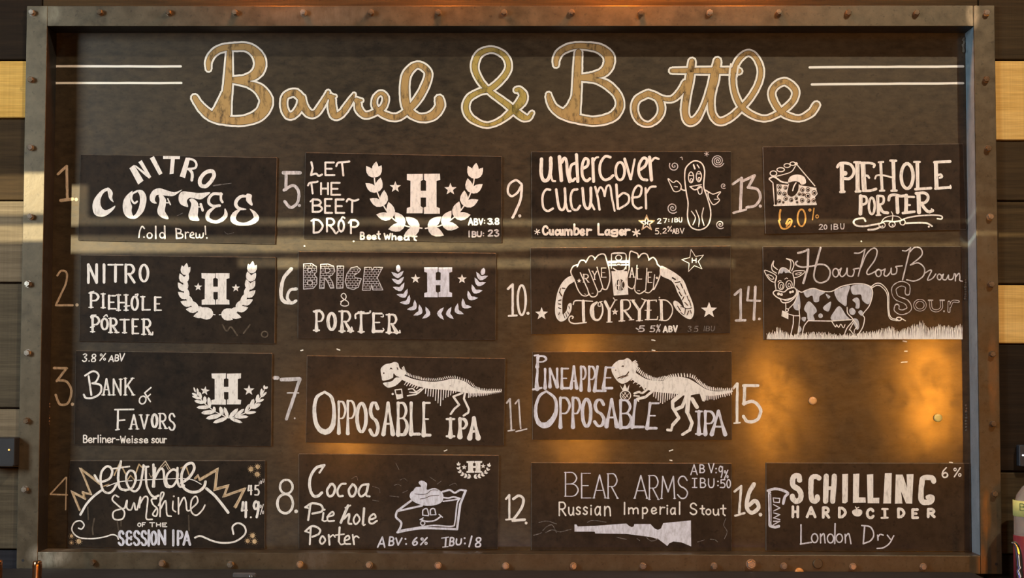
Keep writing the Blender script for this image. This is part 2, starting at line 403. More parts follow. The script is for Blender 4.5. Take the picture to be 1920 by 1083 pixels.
# ------------------------------------------------------------------ chalk: strokes as flat paint on the real steel surfaces
GL = {
'A': 'l0,10 5,0 10,10;l2,6.7 8,6.7', 'B': 'l0,0 0,10;s0,0 6,.2 8.8,2.4 6,4.6 0,4.9;s0,4.9 7,5.1 10,7.4 7,9.8 0,10',
'C': 's9.6,2.2 7.5,.4 4,.3 1,2.2 0,5 1,8 4,9.8 7.5,9.7 10,8', 'D': 'l0,0 0,10;s0,0 6,.8 10,5 6,9.2 0,10',
'E': 'l9.4,0 0,0 0,10 10,10;l0,5 7,5', 'F': 'l10,0 0,0 0,10;l0,5 7,5', 'G': 's9.5,2 7,.3 3,.6 0,5 3,9.4 7,9.8 9.5,8 10,5.5;l10,5.5 6,5.5',
'H': 'l0,0 0,10;l10,0 10,10;l0,5 10,5', 'I': 'l5,0 5,10', 'K': 'l0,0 0,10;l9,0 0,6;l3,4.2 10,10', 'L': 'l0,0 0,10 10,10',
'M': 'l0,10 1,0 5,7 9,0 10,10', 'N': 'l0,10 0,0 10,10 10,0', 'O': 'S5,0 1.4,1.6 0,5 1.4,8.4 5,10 8.6,8.4 10,5 8.6,1.6',
'P': 'l0,0 0,10;s0,0 6.5,.2 10,2.7 6.5,5.1 0,5.3', 'R': 'l0,0 0,10;s0,0 6.5,.2 9.4,2.7 6.5,5 0,5.2;l3.5,5.2 10,10',
'S': 's9.2,1.8 6.5,.1 2.6,.3 .6,2.4 2.6,4.4 6.8,5.5 9.6,7.5 7.6,9.7 3.5,10 0,8.4', 'T': 'l0,0 10,0;l5,0 5,10',
'U': 's0,0 0,6 2,9.5 5,10 8,9.5 10,6 10,0', 'V': 'l0,0 5,10 10,0', 'W': 'l0,0 2.5,10 5,3 7.5,10 10,0', 'Y': 'l0,0 5,5 10,0;l5,5 5,10',
'a': 's9,1.5 5,0 1,2.5 0,6 2.5,9.8 6.5,8.8 9,5;l9.4,.2 9,7 10,10', 'b': 'l0,0 0,10;s0,6 4,3.8 9,5 9.6,8 5,10 0,9.4',
'c': 's10,1.6 5.5,0 1,2.5 0,6 3,9.8 6.5,9.8 10,7.6', 'd': 's9,5 5,3.8 .8,6 1.2,9 5,10 9,8.4;l9.5,0 9.5,10', 'e': 's.5,5.6 6,5.2 9.4,3 6,0 1.6,1.4 0,5.6 2,9.4 6,10 10,8',
'g': 's9,1 5,0 .6,1.8 1,4.6 5,5.4 9,4;s9.4,0 9.6,6 8,9.6 4,10 0,8.6', 'h': 'l0,0 0,10;s0,6 4,3.8 8.6,4.6 9.6,10', 'i': 'l5,3 5,10;d5,0',
'l': 'l5,0 5,10', 'm': 'l0,0 0,10;s0,3.4 2.4,.2 4.6,2 5,10;s5,3.4 7.4,.2 9.6,2 10,10', 'n': 'l0,0 0,10;s0,3.6 4,.2 8.6,1.6 10,10',
'o': 'S5,0 1.4,1.6 0,5 1.4,8.4 5,10 8.6,8.4 10,5 8.6,1.6', 'p': 'l0,0 0,10;s0,.8 6,0 10,2.6 6,5.4 0,5', 'r': 'l0,0 0,10;s0,4 4,.8 10,.8',
's': 's9.2,1.4 5,0 1,2 3.6,4.6 8.6,6.6 7.6,9.4 3.5,10 0,8.6', 't': 'l5,0 5,8.6 8.6,10;l0,3.4 10,3.2', 'u': 's0,0 .4,7 3.4,10 7,9 9,5;l9,0 9.2,7 10,10',
'w': 's0,0 1,9 3,9.6 5,3 6.4,9.4 8.4,9 10,0', 'y': 'l0,0 5,6;s10,0 5,7 0,10',
'0': 'S5,0 1.4,1.6 0,5 1.4,8.4 5,10 8.6,8.4 10,5 8.6,1.6', '1': 'l5,0 5,10', '2': 's.6,2 4,0 8.6,1 8,4 0,10;l0,10 10,9.8',
'3': 's.4,1 5,0 8.8,1.8 4,4.4 9.6,6.4 8.6,9 4,10 0,8.6', '4': 'l2.4,0 .6,5.6 9.6,5.4;l7.4,0 7.2,10', '5': 'l9.4,0 1.6,.3 1,4.2;s1,4.4 6,3.8 9.8,6.6 7.4,9.6 0,9.6',
'6': 's7.4,0 2,3.6 .2,7.4 3,10 8,9.4 9.6,6.8 6,5 1,7', '7': 'l0,0 10,.2 4,10', '8': 'S5,5 1.2,3 2,.6 5,0 8.2,.8 8.8,3 5,5 .8,7.2 1.6,9.6 5,10 8.8,9.4 9.4,7',
'9': 's8.6,1.4 4,0 .4,2.6 3,5 8,3.8 9.4,.6;s9.4,.6 8.6,6 6,10', '%': 'e2,2;l9,0 1,10;E8.4,8', ':': 'd5,2.5;d5,8.5', '.': 'd5,9.6', '!': 'l6,0 5,7;d5,9.8', '-': 'l0,6 10,6', '*': '',
}
def cat(pts, closed, n=5):
    if len(pts) < 3: return list(pts)
    out = []; m = len(pts)
    rng = m if closed else m - 1
    for i in range(rng):
        p0 = pts[(i - 1) % m] if closed or i > 0 else tuple(2 * a - b for a, b in zip(pts[0], pts[1]))
        p1 = pts[i]; p2 = pts[(i + 1) % m]
        p3 = pts[(i + 2) % m] if closed or i + 2 < m else tuple(2 * a - b for a, b in zip(pts[-1], pts[-2]))
        for k in range(n):
            u = k / n; u2 = u * u; u3 = u2 * u
            out.append(tuple(.5 * (2 * b + (c - a) * u + (2 * a - 5 * b + 4 * c - d) * u2 + (3 * b - a - 3 * c + d) * u3) for a, b, c, d in zip(p0, p1, p2, p3)))
    if not closed: out.append(pts[-1])
    return out

class Ink:
    """gathers strokes given in a measured frame, builds them as flat paint on the plane at depth y"""
    def __init__(s, fr, y):
        s.ox, s.oy, s.k = fr; s.y = y; s.v = []; s.f = []; s.rr = random.Random(int(s.ox * 3 + s.oy)); s.rough = .07; s.zo = 0
    def pt(s, x, y):
        s.v.append(P(s.ox + x / s.k, s.oy + y / s.k, s.y - s.zo)); return len(s.v) - 1
    def poly(s, pts):
        s.zo += .000001
        q = [Vector((x, y, 0)) for x, y in pts]; idx = [s.pt(x, y) for x, y in pts]
        for t in tessellate_polygon([q]): s.f.append(tuple(idx[i] for i in t))
    def ribbon(s, pts, ws, closed=False):
        s.zo += .000001
        # drop coincident points
        P2 = [pts[0]]; W2 = [ws[0]]
        for p, w in zip(pts[1:], ws[1:]):
            if math.hypot(p[0] - P2[-1][0], p[1] - P2[-1][1]) > 1e-3: P2.append(p); W2.append(w)
        pts, ws = P2, W2; n = len(pts)
        if n < 2: return s.dot(pts[0], ws[0] / 2)
        L = []; Rr = []
        for i in range(n):
            s.zo += .0000004
            a = pts[(i - 1) % n] if closed or i > 0 else pts[i]; b = pts[(i + 1) % n] if closed or i < n - 1 else pts[i]
            dx, dy = b[0] - a[0], b[1] - a[1]; l = math.hypot(dx, dy) or 1
            h = ws[i] / 2; j1 = 1 + s.rr.uniform(-s.rough, s.rough); j2 = 1 + s.rr.uniform(-s.rough, s.rough)
            nx, ny = -dy / l, dx / l
            L.append(s.pt(pts[i][0] + nx * h * j1, pts[i][1] + ny * h * j1)); Rr.append(s.pt(pts[i][0] - nx * h * j2, pts[i][1] - ny * h * j2))
        for i in range(n if closed else n - 1):
            k = (i + 1) % n; s.f.append((L[i], L[k], Rr[k], Rr[i]))
        if not closed:
            for e in (0, n - 1): s.cap(pts[e], ws[e] / 2)
    def cap(s, c, r):
        z = s.zo; s.dot(c, r, 9); s.zo = z + .0000005
    def line(s, pts, w, closed=False):
        """straight-segment stroke: each leg its own ribbon with round joints"""
        q = list(pts) + ([pts[0]] if closed else [])
        for a, b in zip(q, q[1:]):
            n = max(1, min(8, int(math.hypot(a[0] - b[0], a[1] - b[1]) / max(w * 1.2, 1))))
            ps = [(a[0] + (b[0] - a[0]) * i / n, a[1] + (b[1] - a[1]) * i / n) for i in range(n + 1)]
            s.ribbon(ps, [w] * (n + 1))
    def dot(s, c, r, n=12):
        s.poly([(c[0] + r * math.cos(6.2832 * i / n) * (1 + s.rr.uniform(-s.rough, s.rough)), c[1] + r * math.sin(6.2832 * i / n)) for i in range(n)])
    def ell(s, c, rx, ry, w, rot=0):
        n = 22; ps = []
        for i in range(n):
            a = 6.28318 * i / n; x, y = rx * math.cos(a), ry * math.sin(a)
            ps.append((c[0] + x * math.cos(rot) - y * math.sin(rot), c[1] + x * math.sin(rot) + y * math.cos(rot)))
        s.ribbon(ps, [w] * n, True)
    def star(s, c, r, w=0, rot=0, inner=.42):
        ps = []
        for i in range(10):
            a = -math.pi / 2 + rot + i * math.pi / 5; q = r if i % 2 == 0 else r * inner
            ps.append((c[0] + q * math.cos(a), c[1] + q * math.sin(a)))
        if w: s.line(ps, w, True)
        else: s.poly(ps)
    def spiral(s, c, r, turns, w, a0=0, d=1):
        n = int(turns * 14); ps = []
        for i in range(n + 1):
            u = i / n; a = a0 + d * u * turns * 6.2832; q = r * (1 - u * .93); ps.append((c[0] + q * math.cos(a), c[1] + q * math.sin(a)))
        s.ribbon(ps, [w] * (n + 1))
    def leaf(s, a, b, w, blunt=.0):
        dx, dy = b[0] - a[0], b[1] - a[1]; l = math.hypot(dx, dy); ux, uy = dx / l, dy / l; nx, ny = -uy, ux
        prof = [(0, 0), (.12, .28), (.35, .5), (.6, .46), (.82, .26 + blunt), (1, 0), (.82, -.26 - blunt), (.6, -.46), (.35, -.5), (.12, -.28)]
        s.poly([(a[0] + ux * l * u + nx * w * v, a[1] + uy * l * u + ny * w * v) for u, v in prof])
    def wreath(s, spine, n, ln, wd, spread=.55, off=.2, tip=True, taper=.75):
        sp = cat(spine, False, 12); d = [0]
        for a, b in zip(sp, sp[1:]): d.append(d[-1] + math.hypot(a[0] - b[0], a[1] - b[1]))
        def at(t):
            t *= d[-1]; i = 0
            while i < len(d) - 2 and d[i + 1] < t: i += 1
            u = (t - d[i]) / (d[i + 1] - d[i]); a, b = sp[i], sp[i + 1]
            return (a[0] + (b[0] - a[0]) * u, a[1] + (b[1] - a[1]) * u), math.atan2(b[1] - a[1], b[0] - a[0])
        s.ribbon(sp[:int(len(sp) * .8)], [wd * .14] * int(len(sp) * .8))
        for i in range(n):
            t = .02 + .80 * i / (n - 1); c, a = at(t); k = 1 - (1 - taper) * t
            for sg in (-1, 1):
                aa = a + sg * spread; ex = (c[0] + math.cos(aa) * ln * k, c[1] + math.sin(aa) * ln * k)
                s.leaf((c[0] + math.cos(aa) * ln * .04, c[1] + math.sin(aa) * ln * .04), ex, wd * k)
        if tip:
            c, a = at(.86); e, _ = at(1.0); s.leaf(c, e, wd * taper)
    def chevrons(s, cs, ws, hs):
        for i, (x, y) in enumerate(cs):
            a = cs[max(0, i - 1)]; b = cs[min(len(cs) - 1, i + 1)]
            dx, dy = a[0] - b[0], a[1] - b[1]; l = math.hypot(dx, dy); u = (dx / l, dy / l); n = (-u[1], u[0])
            pr = [(1, .9), (.72, -.1), (.35, -.75), (0, -1), (-.35, -.75), (-.72, -.1), (-1, .9), (-.45, .62), (-.1, .25), (.1, .25), (.45, .62)]
            s.poly([(x + n[0] * ws * p + u[0] * hs * q, y + n[1] * ws * p + u[1] * hs * q) for p, q in pr])
    def slab_h(s, x0, y0, x1, y1):
        w, h = x1 - x0, y1 - y0; X = lambda u: x0 + w * u; Y = lambda v: y0 + h * v
        j = lambda: s.rr.uniform(-.008, .008)
        for fx in (lambda u: X(u), lambda u: X(1 - u)):
            pts = [(0, 0), (.485, 0), (.485, .15), (.42, .18), (.42, .82), (.485, .85), (.485, 1), (0, 1), (0, .86), (.11, .83), (.11, .18), (0, .15)]
            s.poly([(fx(u + j()), Y(v + j())) for u, v in pts])
        s.poly([(X(.4), Y(.43)), (X(.6), Y(.43)), (X(.6), Y(.60)), (X(.4), Y(.60))])
    def spikes(s, line, n, l0, l1, w, side=-1, lean=0.0):
        sp = cat(line, False, 10); m = len(sp)
        for i in range(n):
            u = i / (n - 1) * (m - 1.001); k = int(u); f = u - k; a, b = sp[k], sp[k + 1]
            x, y = a[0] + (b[0] - a[0]) * f, a[1] + (b[1] - a[1]) * f
            ang = math.atan2(b[1] - a[1], b[0] - a[0]) + side * (math.pi / 2 + lean)
            l = (l0 + (l1 - l0) * i / (n - 1)) * s.rr.uniform(.8, 1.2)
            s.ribbon([(x, y), (x + math.cos(ang) * l, y + math.sin(ang) * l)], [w * 1.25, w * .8])
    def bricks(s, loops, step=22, bw=34, w=5, ow=8):
        def inside(x, y):
            c = False
            for lp in loops:
                for (x1, y1), (x2, y2) in zip(lp, lp[1:] + lp[:1]):
                    if (y1 > y) != (y2 > y) and x < (x2 - x1) * (y - y1) / (y2 - y1) + x1: c = not c
            return c
        for lp in loops: s.line(lp, ow, True)
        ys = [p[1] for p in loops[0]]; y = min(ys) + step; row = 0
        while y < max(ys):
            xs = []
            for lp in loops:
                for (x1, y1), (x2, y2) in zip(lp, lp[1:] + lp[:1]):
                    if (y1 > y) != (y2 > y): xs.append((x2 - x1) * (y - y1) / (y2 - y1) + x1)
            xs.sort()
            for a, b in zip(xs[::2], xs[1::2]): s.ribbon([(a, y), (b, y)], [w, w])
            x = min(p[0] for p in loops[0]) + (row % 2) * bw / 2
            while x < max(p[0] for p in loops[0]):
                if inside(x, y - step / 2) and inside(x, y - 2) and inside(x, y - step + 2): s.ribbon([(x, y - step), (x, y)], [w, w])
                x += bw
            y += step; row += 1
    def glyph(s, ch, x0, y0, x1, y1, w, style='', slant=0):
        sx, sy = (x1 - x0) / 10, (y1 - y0) / 10
        tx = lambda x, y: (x0 + x * sx + slant * (10 - y) * sy, y0 + y * sy)
        for st in GL[ch].split(';'):
            if not st: continue
            op = st[0]; pts = [tuple(map(float, p.split(','))) for p in st[1:].split()]
            if op == 'd': s.dot(tx(*pts[0]), w * .62); continue
            if op in 'eE': s.ell(tx(*pts[0]), abs(sx) * 1.6, abs(sy) * 1.5, w * .7); continue
            sub = cat(pts, op == 'S') if op in 'sS' else None
            if sub is None:
                sub = []
                for a, b in zip(pts, pts[1:]): sub += [(a[0] + (b[0] - a[0]) * i / 4, a[1] + (b[1] - a[1]) * i / 4) for i in range(4)]
                sub.append(pts[-1])
            if 'f' in style: wf = lambda y: w * (.62 + .75 * abs(y / 10 - .45) ** 1.2 * (1.7 if y > 4.5 else .9))
            else: wf = lambda y: w
            if op == 'l':
                for a, b in zip(pts, pts[1:]):
                    q = [(a[0] + (b[0] - a[0]) * i / 5, a[1] + (b[1] - a[1]) * i / 5) for i in range(6)]
                    qq = [tx(*p) for p in q]
                    vert = abs(qq[0][1] - qq[-1][1]) / (math.hypot(qq[0][0] - qq[-1][0], qq[0][1] - qq[-1][1]) + 1e-6)
                    kk = .62 + .38 * vert if style else 1
                    s.ribbon(qq, [wf(p[1]) * kk for p in q])
                if 'z' in style:
                    for e, o2 in ((pts[0], pts[1]), (pts[-1], pts[-2])):
                        if abs(e[1] - o2[1]) > 3 and (e[1] < .5 or e[1] > 9.5):
                            c = tx(*e); h = w * .85; s.ribbon([(c[0] - h, c[1]), (c[0] + h, c[1])], [w * .5, w * .5])
            else:
                ps = [tx(*p) for p in sub]; n = len(ps); ws = []
                for i in range(n):
                    a = ps[i - 1] if i else ps[0]; b = ps[min(n - 1, i + 1)]
                    v = abs(b[1] - a[1]) / (math.hypot(b[0] - a[0], b[1] - a[1]) + 1e-6)
                    ws.append(wf(sub[i][1]) * ((.6 + .4 * v) if style else 1))
                s.ribbon(ps, ws, op == 'S')
    def word(s, text, x0, y0, x1, y1, w, tilt=0, slant=0):
        """small handwriting: capitals y0..y1, lower case on the same base line"""
        wid = {'i': .3, 'l': .3, 'I': .3, '1': .3, ' ': .7, 'm': 1.4, 'w': 1.3, 'W': 1.3, '.': .3, ':': .35, 'M': 1.2, 't': .8, 'r': .75, '-': .7, '!': .3}
        asc = set('bdhltki'); tot = sum(wid.get(c, 1) for c in text) + .38 * (len(text) - 1); u = (x1 - x0) / tot; x = x0; h = y1 - y0
        for c in text:
            cw = wid.get(c, 1) * u
            if c != ' ':
                dy = tilt * (x - x0) / (x1 - x0)
                t = y0 if (c.isupper() or c.isdigit() or c in asc or c in '%!:.-') else y0 + h * .38
                b = y1 + (h * .35 if c in 'gpy' else 0)
                s.glyph(c, x, t + dy, x + cw, b + dy, w, '', slant)
            x += cw + .38 * u
    def run(s, spec):
        for ln in spec.strip().split('\n'):
            for cmd in ln.split('|'):
                cmd = cmd.strip()
                if not cmd: continue
                tk = cmd.split(); op = tk[0]
                if op in ('s', 'S', 'l', 'L', 'd'):
                    w = float(tk[1]); pts = [tuple(map(float, p.split(','))) for p in tk[2:]]
                    if op == 's': q = cat(pts, False, 5); s.ribbon(q, [w] * len(q))
                    elif op == 'S': q = cat(pts, True, 5); s.ribbon(q, [w] * len(q), True)
                    elif op == 'l': s.line(pts, w)
                    elif op == 'L': s.line(pts, w, True)
                    else:
                        for p in pts: s.dot(p, w)
                elif op == 'v':
                    pts = [tuple(map(float, p.split(','))) for p in tk[1:]]; q = cat(pts, False, 6)
                    s.ribbon([(a, b) for a, b, _ in q], [c for _, _, c in q])
                elif op in 'fg':
                    pts = [tuple(map(float, p.split(','))) for p in tk[1:]]
                    s.poly(pts if op == 'f' else cat(pts, True, 4))
                elif op == 'e':
                    c = tuple(map(float, tk[2].split(','))); r = tuple(map(float, tk[3].split(',')))
                    s.ell(c, r[0], r[1], float(tk[1]), float(tk[4]) if len(tk) > 4 else 0)
                elif op == 'x':
                    s.star(tuple(map(float, tk[2].split(','))), float(tk[1]), float(tk[3]) if len(tk) > 3 else 0, float(tk[4]) if len(tk) > 4 else 0)
                elif op == 'p':
                    s.spiral(tuple(map(float, tk[2].split(','))), float(tk[1]), float(tk[3]), float(tk[4]), float(tk[5]) if len(tk) > 5 else 0, float(tk[6]) if len(tk) > 6 else 1)
                elif op == 'H': s.slab_h(*map(float, tk[1].split(',')))
                elif op == 'a':
                    for c in tk[3:]:
                        pass
                    cx, cy = map(float, tk[3].split(',')); r = float(tk[2]); w = float(tk[1])
                    for k in range(3): a = k * math.pi / 3 + .3; s.ribbon([(cx - r * math.cos(a), cy - r * math.sin(a)), (cx + r * math.cos(a), cy + r * math.sin(a))], [w, w])
                elif op == 'T':
                    w = float(tk[1]); style = tk[2].replace('-', ''); sl = 0
                    if '/' in style: style = style.replace('/', ''); sl = .12
                    for it in tk[3:]:
                        c, b = it.split('=', 1); s.glyph(c, *map(float, b.split(',')), w, style, sl)
                elif op == 'W':
                    w = float(tk[1]); b = list(map(float, tk[2].split(','))); s.word(' '.join(tk[3:]), *b[:4], w, *(b[4:]))
                else: raise ValueError(cmd)
    def meshes(s, name, inv, gap):
        """the paint as one mesh per word or figure: strokes closer than gap stay together"""
        n = len(s.v); par = list(range(n))
        def find(x):
            while par[x] != x: par[x] = par[par[x]]; x = par[x]
            return x
        for f in s.f:
            a = find(f[0])
            for b in f[1:]: par[find(b)] = a
        isl = {}
        for i in range(n): isl.setdefault(find(i), []).append(i)
        keys = list(isl); bb = []
        for k in keys:
            xs = [s.v[i].x for i in isl[k]]; zs = [s.v[i].z for i in isl[k]]; bb.append((min(xs), max(xs), min(zs), max(zs)))
        cp = list(range(len(keys)))
        def cf(x):
            while cp[x] != x: cp[x] = cp[cp[x]]; x = cp[x]
            return x
        for i in range(len(keys)):
            for j in range(i):
                A, B_ = bb[i], bb[j]
                if max(A[0], B_[0]) - min(A[1], B_[1]) < gap and max(A[2], B_[2]) - min(A[3], B_[3]) < gap:
                    cp[cf(i)] = cf(j)
        cl = {}
        for i, k in enumerate(keys):
            for v in isl[k]: cl.setdefault(cf(i), set()).add(v)
        out = []
        for vs in cl.values():
            idx = {v: i for i, v in enumerate(sorted(vs))}
            fs = [tuple(idx[v] for v in f) for f in s.f if f[0] in idx]
            me = bpy.data.meshes.new(name); me.from_pydata([tuple(inv @ s.v[v]) for v in sorted(vs)], [], fs); me.update()
            bm = bmesh.new(); bm.from_mesh(me)
            for f in bm.faces:
                f.normal_update()
                if f.normal.y > 0: f.normal_flip()
            bm.to_mesh(me); bm.free(); out.append(me)
        return out

def draw(root, inv, y, name, mat, fr, spec, layer=0, fn=None, label=None, rough=None):
    ink = Ink(fr, y - .0004 - .0003 * layer)
    if rough is not None: ink.rough = rough
    if spec: ink.run(spec)
    if fn: fn(ink)
    for me in ink.meshes(name, inv, .0125):
        o = link(name, me, M[mat] if isinstance(mat, str) else mat, root)
        if label: o['label'] = label
def B(name, mat, fr, spec, layer=0, fn=None, label=None, rough=None):
    return draw(board, BINV, DEPTH, name, mat, fr, spec, layer, fn, label, rough)
# ---- heading: three coats, white outline, dark gap, gold
TITLE = [((480 - 480, 0, 1), '''
v 391,129,15 391,116,17 399,101,18 415,91,19 440,88,20 465,89,21 482,102,25 488,120,27 481,137,25 462,147,20 436,150,18
v 436,152,14 465,157,18 488,169,26 499,190,30 488,213,28 462,225,24 430,226,22 400,219,24 382,206,22 371,193,19 365,183,18
v 430,97,17 428,150,22 425,185,24 424,214,24
v 424,176,24 416,200,30 404,214,24'''),
((480, 0, 4), '''
v 340,735,80 290,695,80 220,722,72 210,800,72 240,862,75 285,858,75 330,800,80 345,735,80
v 345,735,74 360,800,82 400,850,80 450,845,75 500,775,72 530,720,62 541,690,52
v 560,728,78 592,722,44
v 572,745,72 570,800,84 590,865,82 640,850,75 690,785,72 722,735,60 735,708,46
v 752,752,70 792,752,46
v 764,775,72 772,820,76 820,863,70 890,843,70 955,800,70 972,730,65 935,697,58 893,735,58 892,800,65 950,852,72 1040,880,75 1110,850,75 1200,760,80 1270,640,80 1290,540,75 1210,487,72 1130,560,85 1115,700,90 1140,820,90 1220,880,80 1320,868,90 1378,800,92 1375,745,88'''),
((850, 70, 6), '''
v 1155,308,95 1160,240,108 1210,160,110 1330,105,110 1480,98,110 1640,125,130 1742,205,150 1750,300,150 1690,390,135 1570,430,110 1440,445,95
v 1440,470,80 1600,480,100 1740,540,125 1850,655,118 1872,780,125 1790,890,135 1620,940,130 1450,925,130 1250,868,140 1130,790,120 1080,690,105 1072,645,92
v 1408,165,115 1400,300,125 1388,600,135 1375,860,135
v 1375,660,120 1335,790,160 1250,862,140'''),
((960, 0, 4), '''
v 1020,700,74 940,745,72 918,820,70 950,900,65 1020,932,55 1090,890,65 1122,820,72 1095,735,75 1020,700,74
v 1060,705,60 1130,738,60 1200,742,65 1262,690,75 1300,620,70'''),
]
TAMP = [((850, 70, 6), '''
v 885,850,78 840,905,95 760,880,120 600,750,110 400,600,100 290,470,105 240,330,112 290,190,110 430,138,98 570,200,100 622,320,100 570,440,105 430,570,105 300,610,100 180,680,105 140,790,108 190,900,105 320,975,88 430,978,88 560,915,95 690,800,120 765,720,140 785,650,125 745,590,100 710,592,95''')]
TBAR = [((1240, 80, 6), 'v 120,315,95 500,314,112 780,315,112 875,320,100')]
TTL = [((1240, 80, 6), '''
v 345,210,110 320,400,125 285,600,118 265,780,115 310,885,120 400,850,110 480,700,90 560,480,110 600,300,120
v 630,205,115 595,400,140 560,600,115 570,790,110 650,885,110 760,850,110 860,770,105 1000,620,100 1095,450,98 1118,300,98 1060,165,95 970,115,95 865,200,98 810,350,98 815,520,100 880,690,105 1000,800,100 1150,852,92 1280,815,95 1400,735,105 1490,640,105 1505,530,110 1400,440,110 1290,480,108 1242,580,108 1300,720,108 1400,810,105 1550,850,95 1680,790,110 1745,700,110''')]
def shrink(spec, d, k):
    out = []
    for ln in spec.strip().split('\n'):
        t = ln.split(); o = ['v']
        for p in t[1:]:
            x, y, w = map(float, p.split(',')); o.append('%g,%g,%g' % (x, y, max(w - d * k, 2)))
        out.append(' '.join(o))
    return '\n'.join(out)
def heading(items, gold, lay, name):
    for n, (nm, mat, d) in enumerate((('outline', 'titlewhite', 0), ('gap', 'back', 7.0), ('fill', gold, 8.8))):
        for fr, sp in items: yield n, nm, mat, fr, shrink(sp, d, fr[2])
def build_heading():
    for items, gold, lay in ((TITLE, 'gold', 1), (TAMP, 'gold2', 1), (TTL + TBAR, 'gold', 1)):
        for n, nm, mat, fr, sp in heading(items, gold, lay, ''):
            B('heading_' + nm, mat, fr, sp, lay + n, rough=.035 if n == 0 else .02)
build_heading()
B('heading_outline', 'titlewhite', (1240, 80, 6), 's 20 782,240 772,300 765,385|s 20 868,260 858,310 852,380', 6, rough=.03)
for a, b in (((102, 124), (339, 124.5)), ((101, 155.5), (340, 155.5)), ((1518, 126), (1806, 124.5)), ((1522, 158), (1806, 156))):
    B('painted_stripe', 'titlewhite', (0, 0, 1), None, 1, lambda k: k.ribbon([(a[0] + (b[0] - a[0]) * i / 12, a[1] + (b[1] - a[1]) * i / 12 + k.rr.uniform(-.3, .3)) for i in range(13)], [4.3] * 13))

# ---- numerals on the back plate
A5 = (0, 270, 4); A9 = (0, 540, 4)
for mat, fr, sp in [
 ('tan', A5, 'l 20 435,225 500,165 505,405|l 24 455,422 545,412|d 13 572,415'),
 ('tan', A5, 's 15 430,985 458,950 500,965 495,1040 460,1120 420,1205|l 16 420,1208 545,1208|d 12 577,1205'),
 ('tan', A9, 'l 20 405,598 500,600|l 18 500,600 425,695|s 18 430,690 500,700 535,770 510,860 450,870 418,800|d 13 543,870'),
 ('tan', (0, 810, 3.967), 'l 11 490,335 375,460 500,465|l 9 495,335 488,575'),
 ('grey', (480, 270, 4), 'l 26 205,215 330,215|l 22 225,215 225,340|s 22 210,345 280,310 320,360 310,440 260,475 215,430|d 11 325,460'),
 ('white', (480, 270, 4), 's 26 265,935 210,1000 190,1080 190,1150 220,1185 270,1190|s 22 305,1085 255,1095 235,1150 265,1190 300,1175'),
 ('grey', (480, 540, 4), 'l 28 190,685 325,680|l 24 330,680 228,980|l 9 235,785 320,785|l 28 138,672 162,672|d 7 290,975'),
 ('white', (480, 810, 3.967), 'e 17 225,405 47,52|e 19 217,530 58,72|d 14 298,588'),
 ('white', (940, 270, 4), 's 17 152,300 110,270 62,300 48,355 75,390 120,365 152,310|s 19 154,310 145,410 110,500 85,550|d 12 138,538'),
 ('white', (940, 540, 4), 'l 18 50,5 85,-28 85,200|l 15 55,208 115,204|e 17 153,90 30,112|d 12 200,188'),
 ('grey', (940, 740, 4), 'l 14 40,60 65,30 75,260|l 10 50,270 100,262|l 12 105,65 130,35 145,250|l 10 110,275 190,255'),
 ('white', (940, 920, 4), 'l 16 35,60 60,30 60,210|l 14 35,215 80,210|s 20 90,60 130,35 165,60 150,130 90,215|l 20 85,222 175,215|d 11 186,240'),
 ('grey', (960, 270, 4), 'l 18 1655,300 1720,255|l 22 1722,255 1712,500|l 17 1660,515 1755,490|l 20 1735,275 1820,235 1770,325|s 20 1770,325 1840,340 1862,400 1825,460 1760,475|d 12 1862,465'),
 ('grey', (960, 540, 4), 'l 18 1670,50 1715,10 1715,235|l 18 1680,242 1750,240|l 16 1775,-10 1765,92 1860,95|l 20 1825,-10 1815,235|d 10 1855,230'),
 ('white', (960, 540, 4), 'l 20 1660,750 1690,715 1687,1005|l 12 1665,1012 1710,1008|l 22 1735,730 1845,730|l 24 1745,735 1740,870|s 24 1735,865 1810,850 1865,910 1840,985 1770,1000 1735,960'),
 ('white', (960, 810, 3.967), 'l 18 1655,440 1705,400 1690,600|l 16 1660,620 1730,600|s 30 1800,385 1760,460 1748,560 1785,598 1835,560 1810,510 1765,540|d 14 1848,612'),
]: B('chalk_numeral', mat, fr, sp, 1, rough=.12)
B('chalk_mark', 'titlewhite', (0, 0, 1), 'd 1.6 663,452|d 1.5 571,461|l 2.4 632,654 637,656|l 2 1222,637 1228,638|l 2.2 1223,656 1228,657|l 2 1693,639 1700,640|l 2 1696,658 1701,658|l 2 1690,679 1701,678|l 2 833,845 838,843|l 2.2 1255,845 1261,843|l 2 1256,862 1260,863|d 1.5 1615,452|l 2 564,657 568,656|l 2 1780,866 1786,867', 1, rough=.3)

# ---- the menu plaques
PT = .0055
def plaque(label, c, mat='plaque'):
    global PQ
    n = int(label.split('numeral ')[1].split(',')[0])
    if n not in (1, 2, 3, 4, 5, 9): mat = 'plaque_warm_lit'  # these plaques carry the warm lamplight in their colour
    PQ = M[mat]; yf = DEPTH - PT
    q = [P(x, y, yf) for x, y in c]
    for v in q: v.z = max(v.z, ZC - H / 2 + FLB + .0004)      # the lowest row stands on the bottom lip
    for v in q: v.x = min(v.x, W / 2 - FL - .003)
    ctr = sum(q, Vector()) / 4; ctr.y = DEPTH
    inv = Matrix.Translation(-ctr)
    bm = bmesh.new(); prism(bm, [(v.x, v.z) for v in q], yf, DEPTH - .0002); finish(bm, .0009)
    me = bm_mesh(bm, 'plaque'); me.transform(inv)
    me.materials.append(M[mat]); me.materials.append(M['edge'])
    for p in me.polygons:
        if abs(p.normal.y) < .95: p.material_index = 1
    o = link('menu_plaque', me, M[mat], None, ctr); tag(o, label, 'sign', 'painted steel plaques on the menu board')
    def D(name, mat, fr, spec, layer=0, fn=None, label=None, rough=None):
        return draw(o, inv, yf, name, mat, fr, spec, layer, fn, label, rough)
    return D
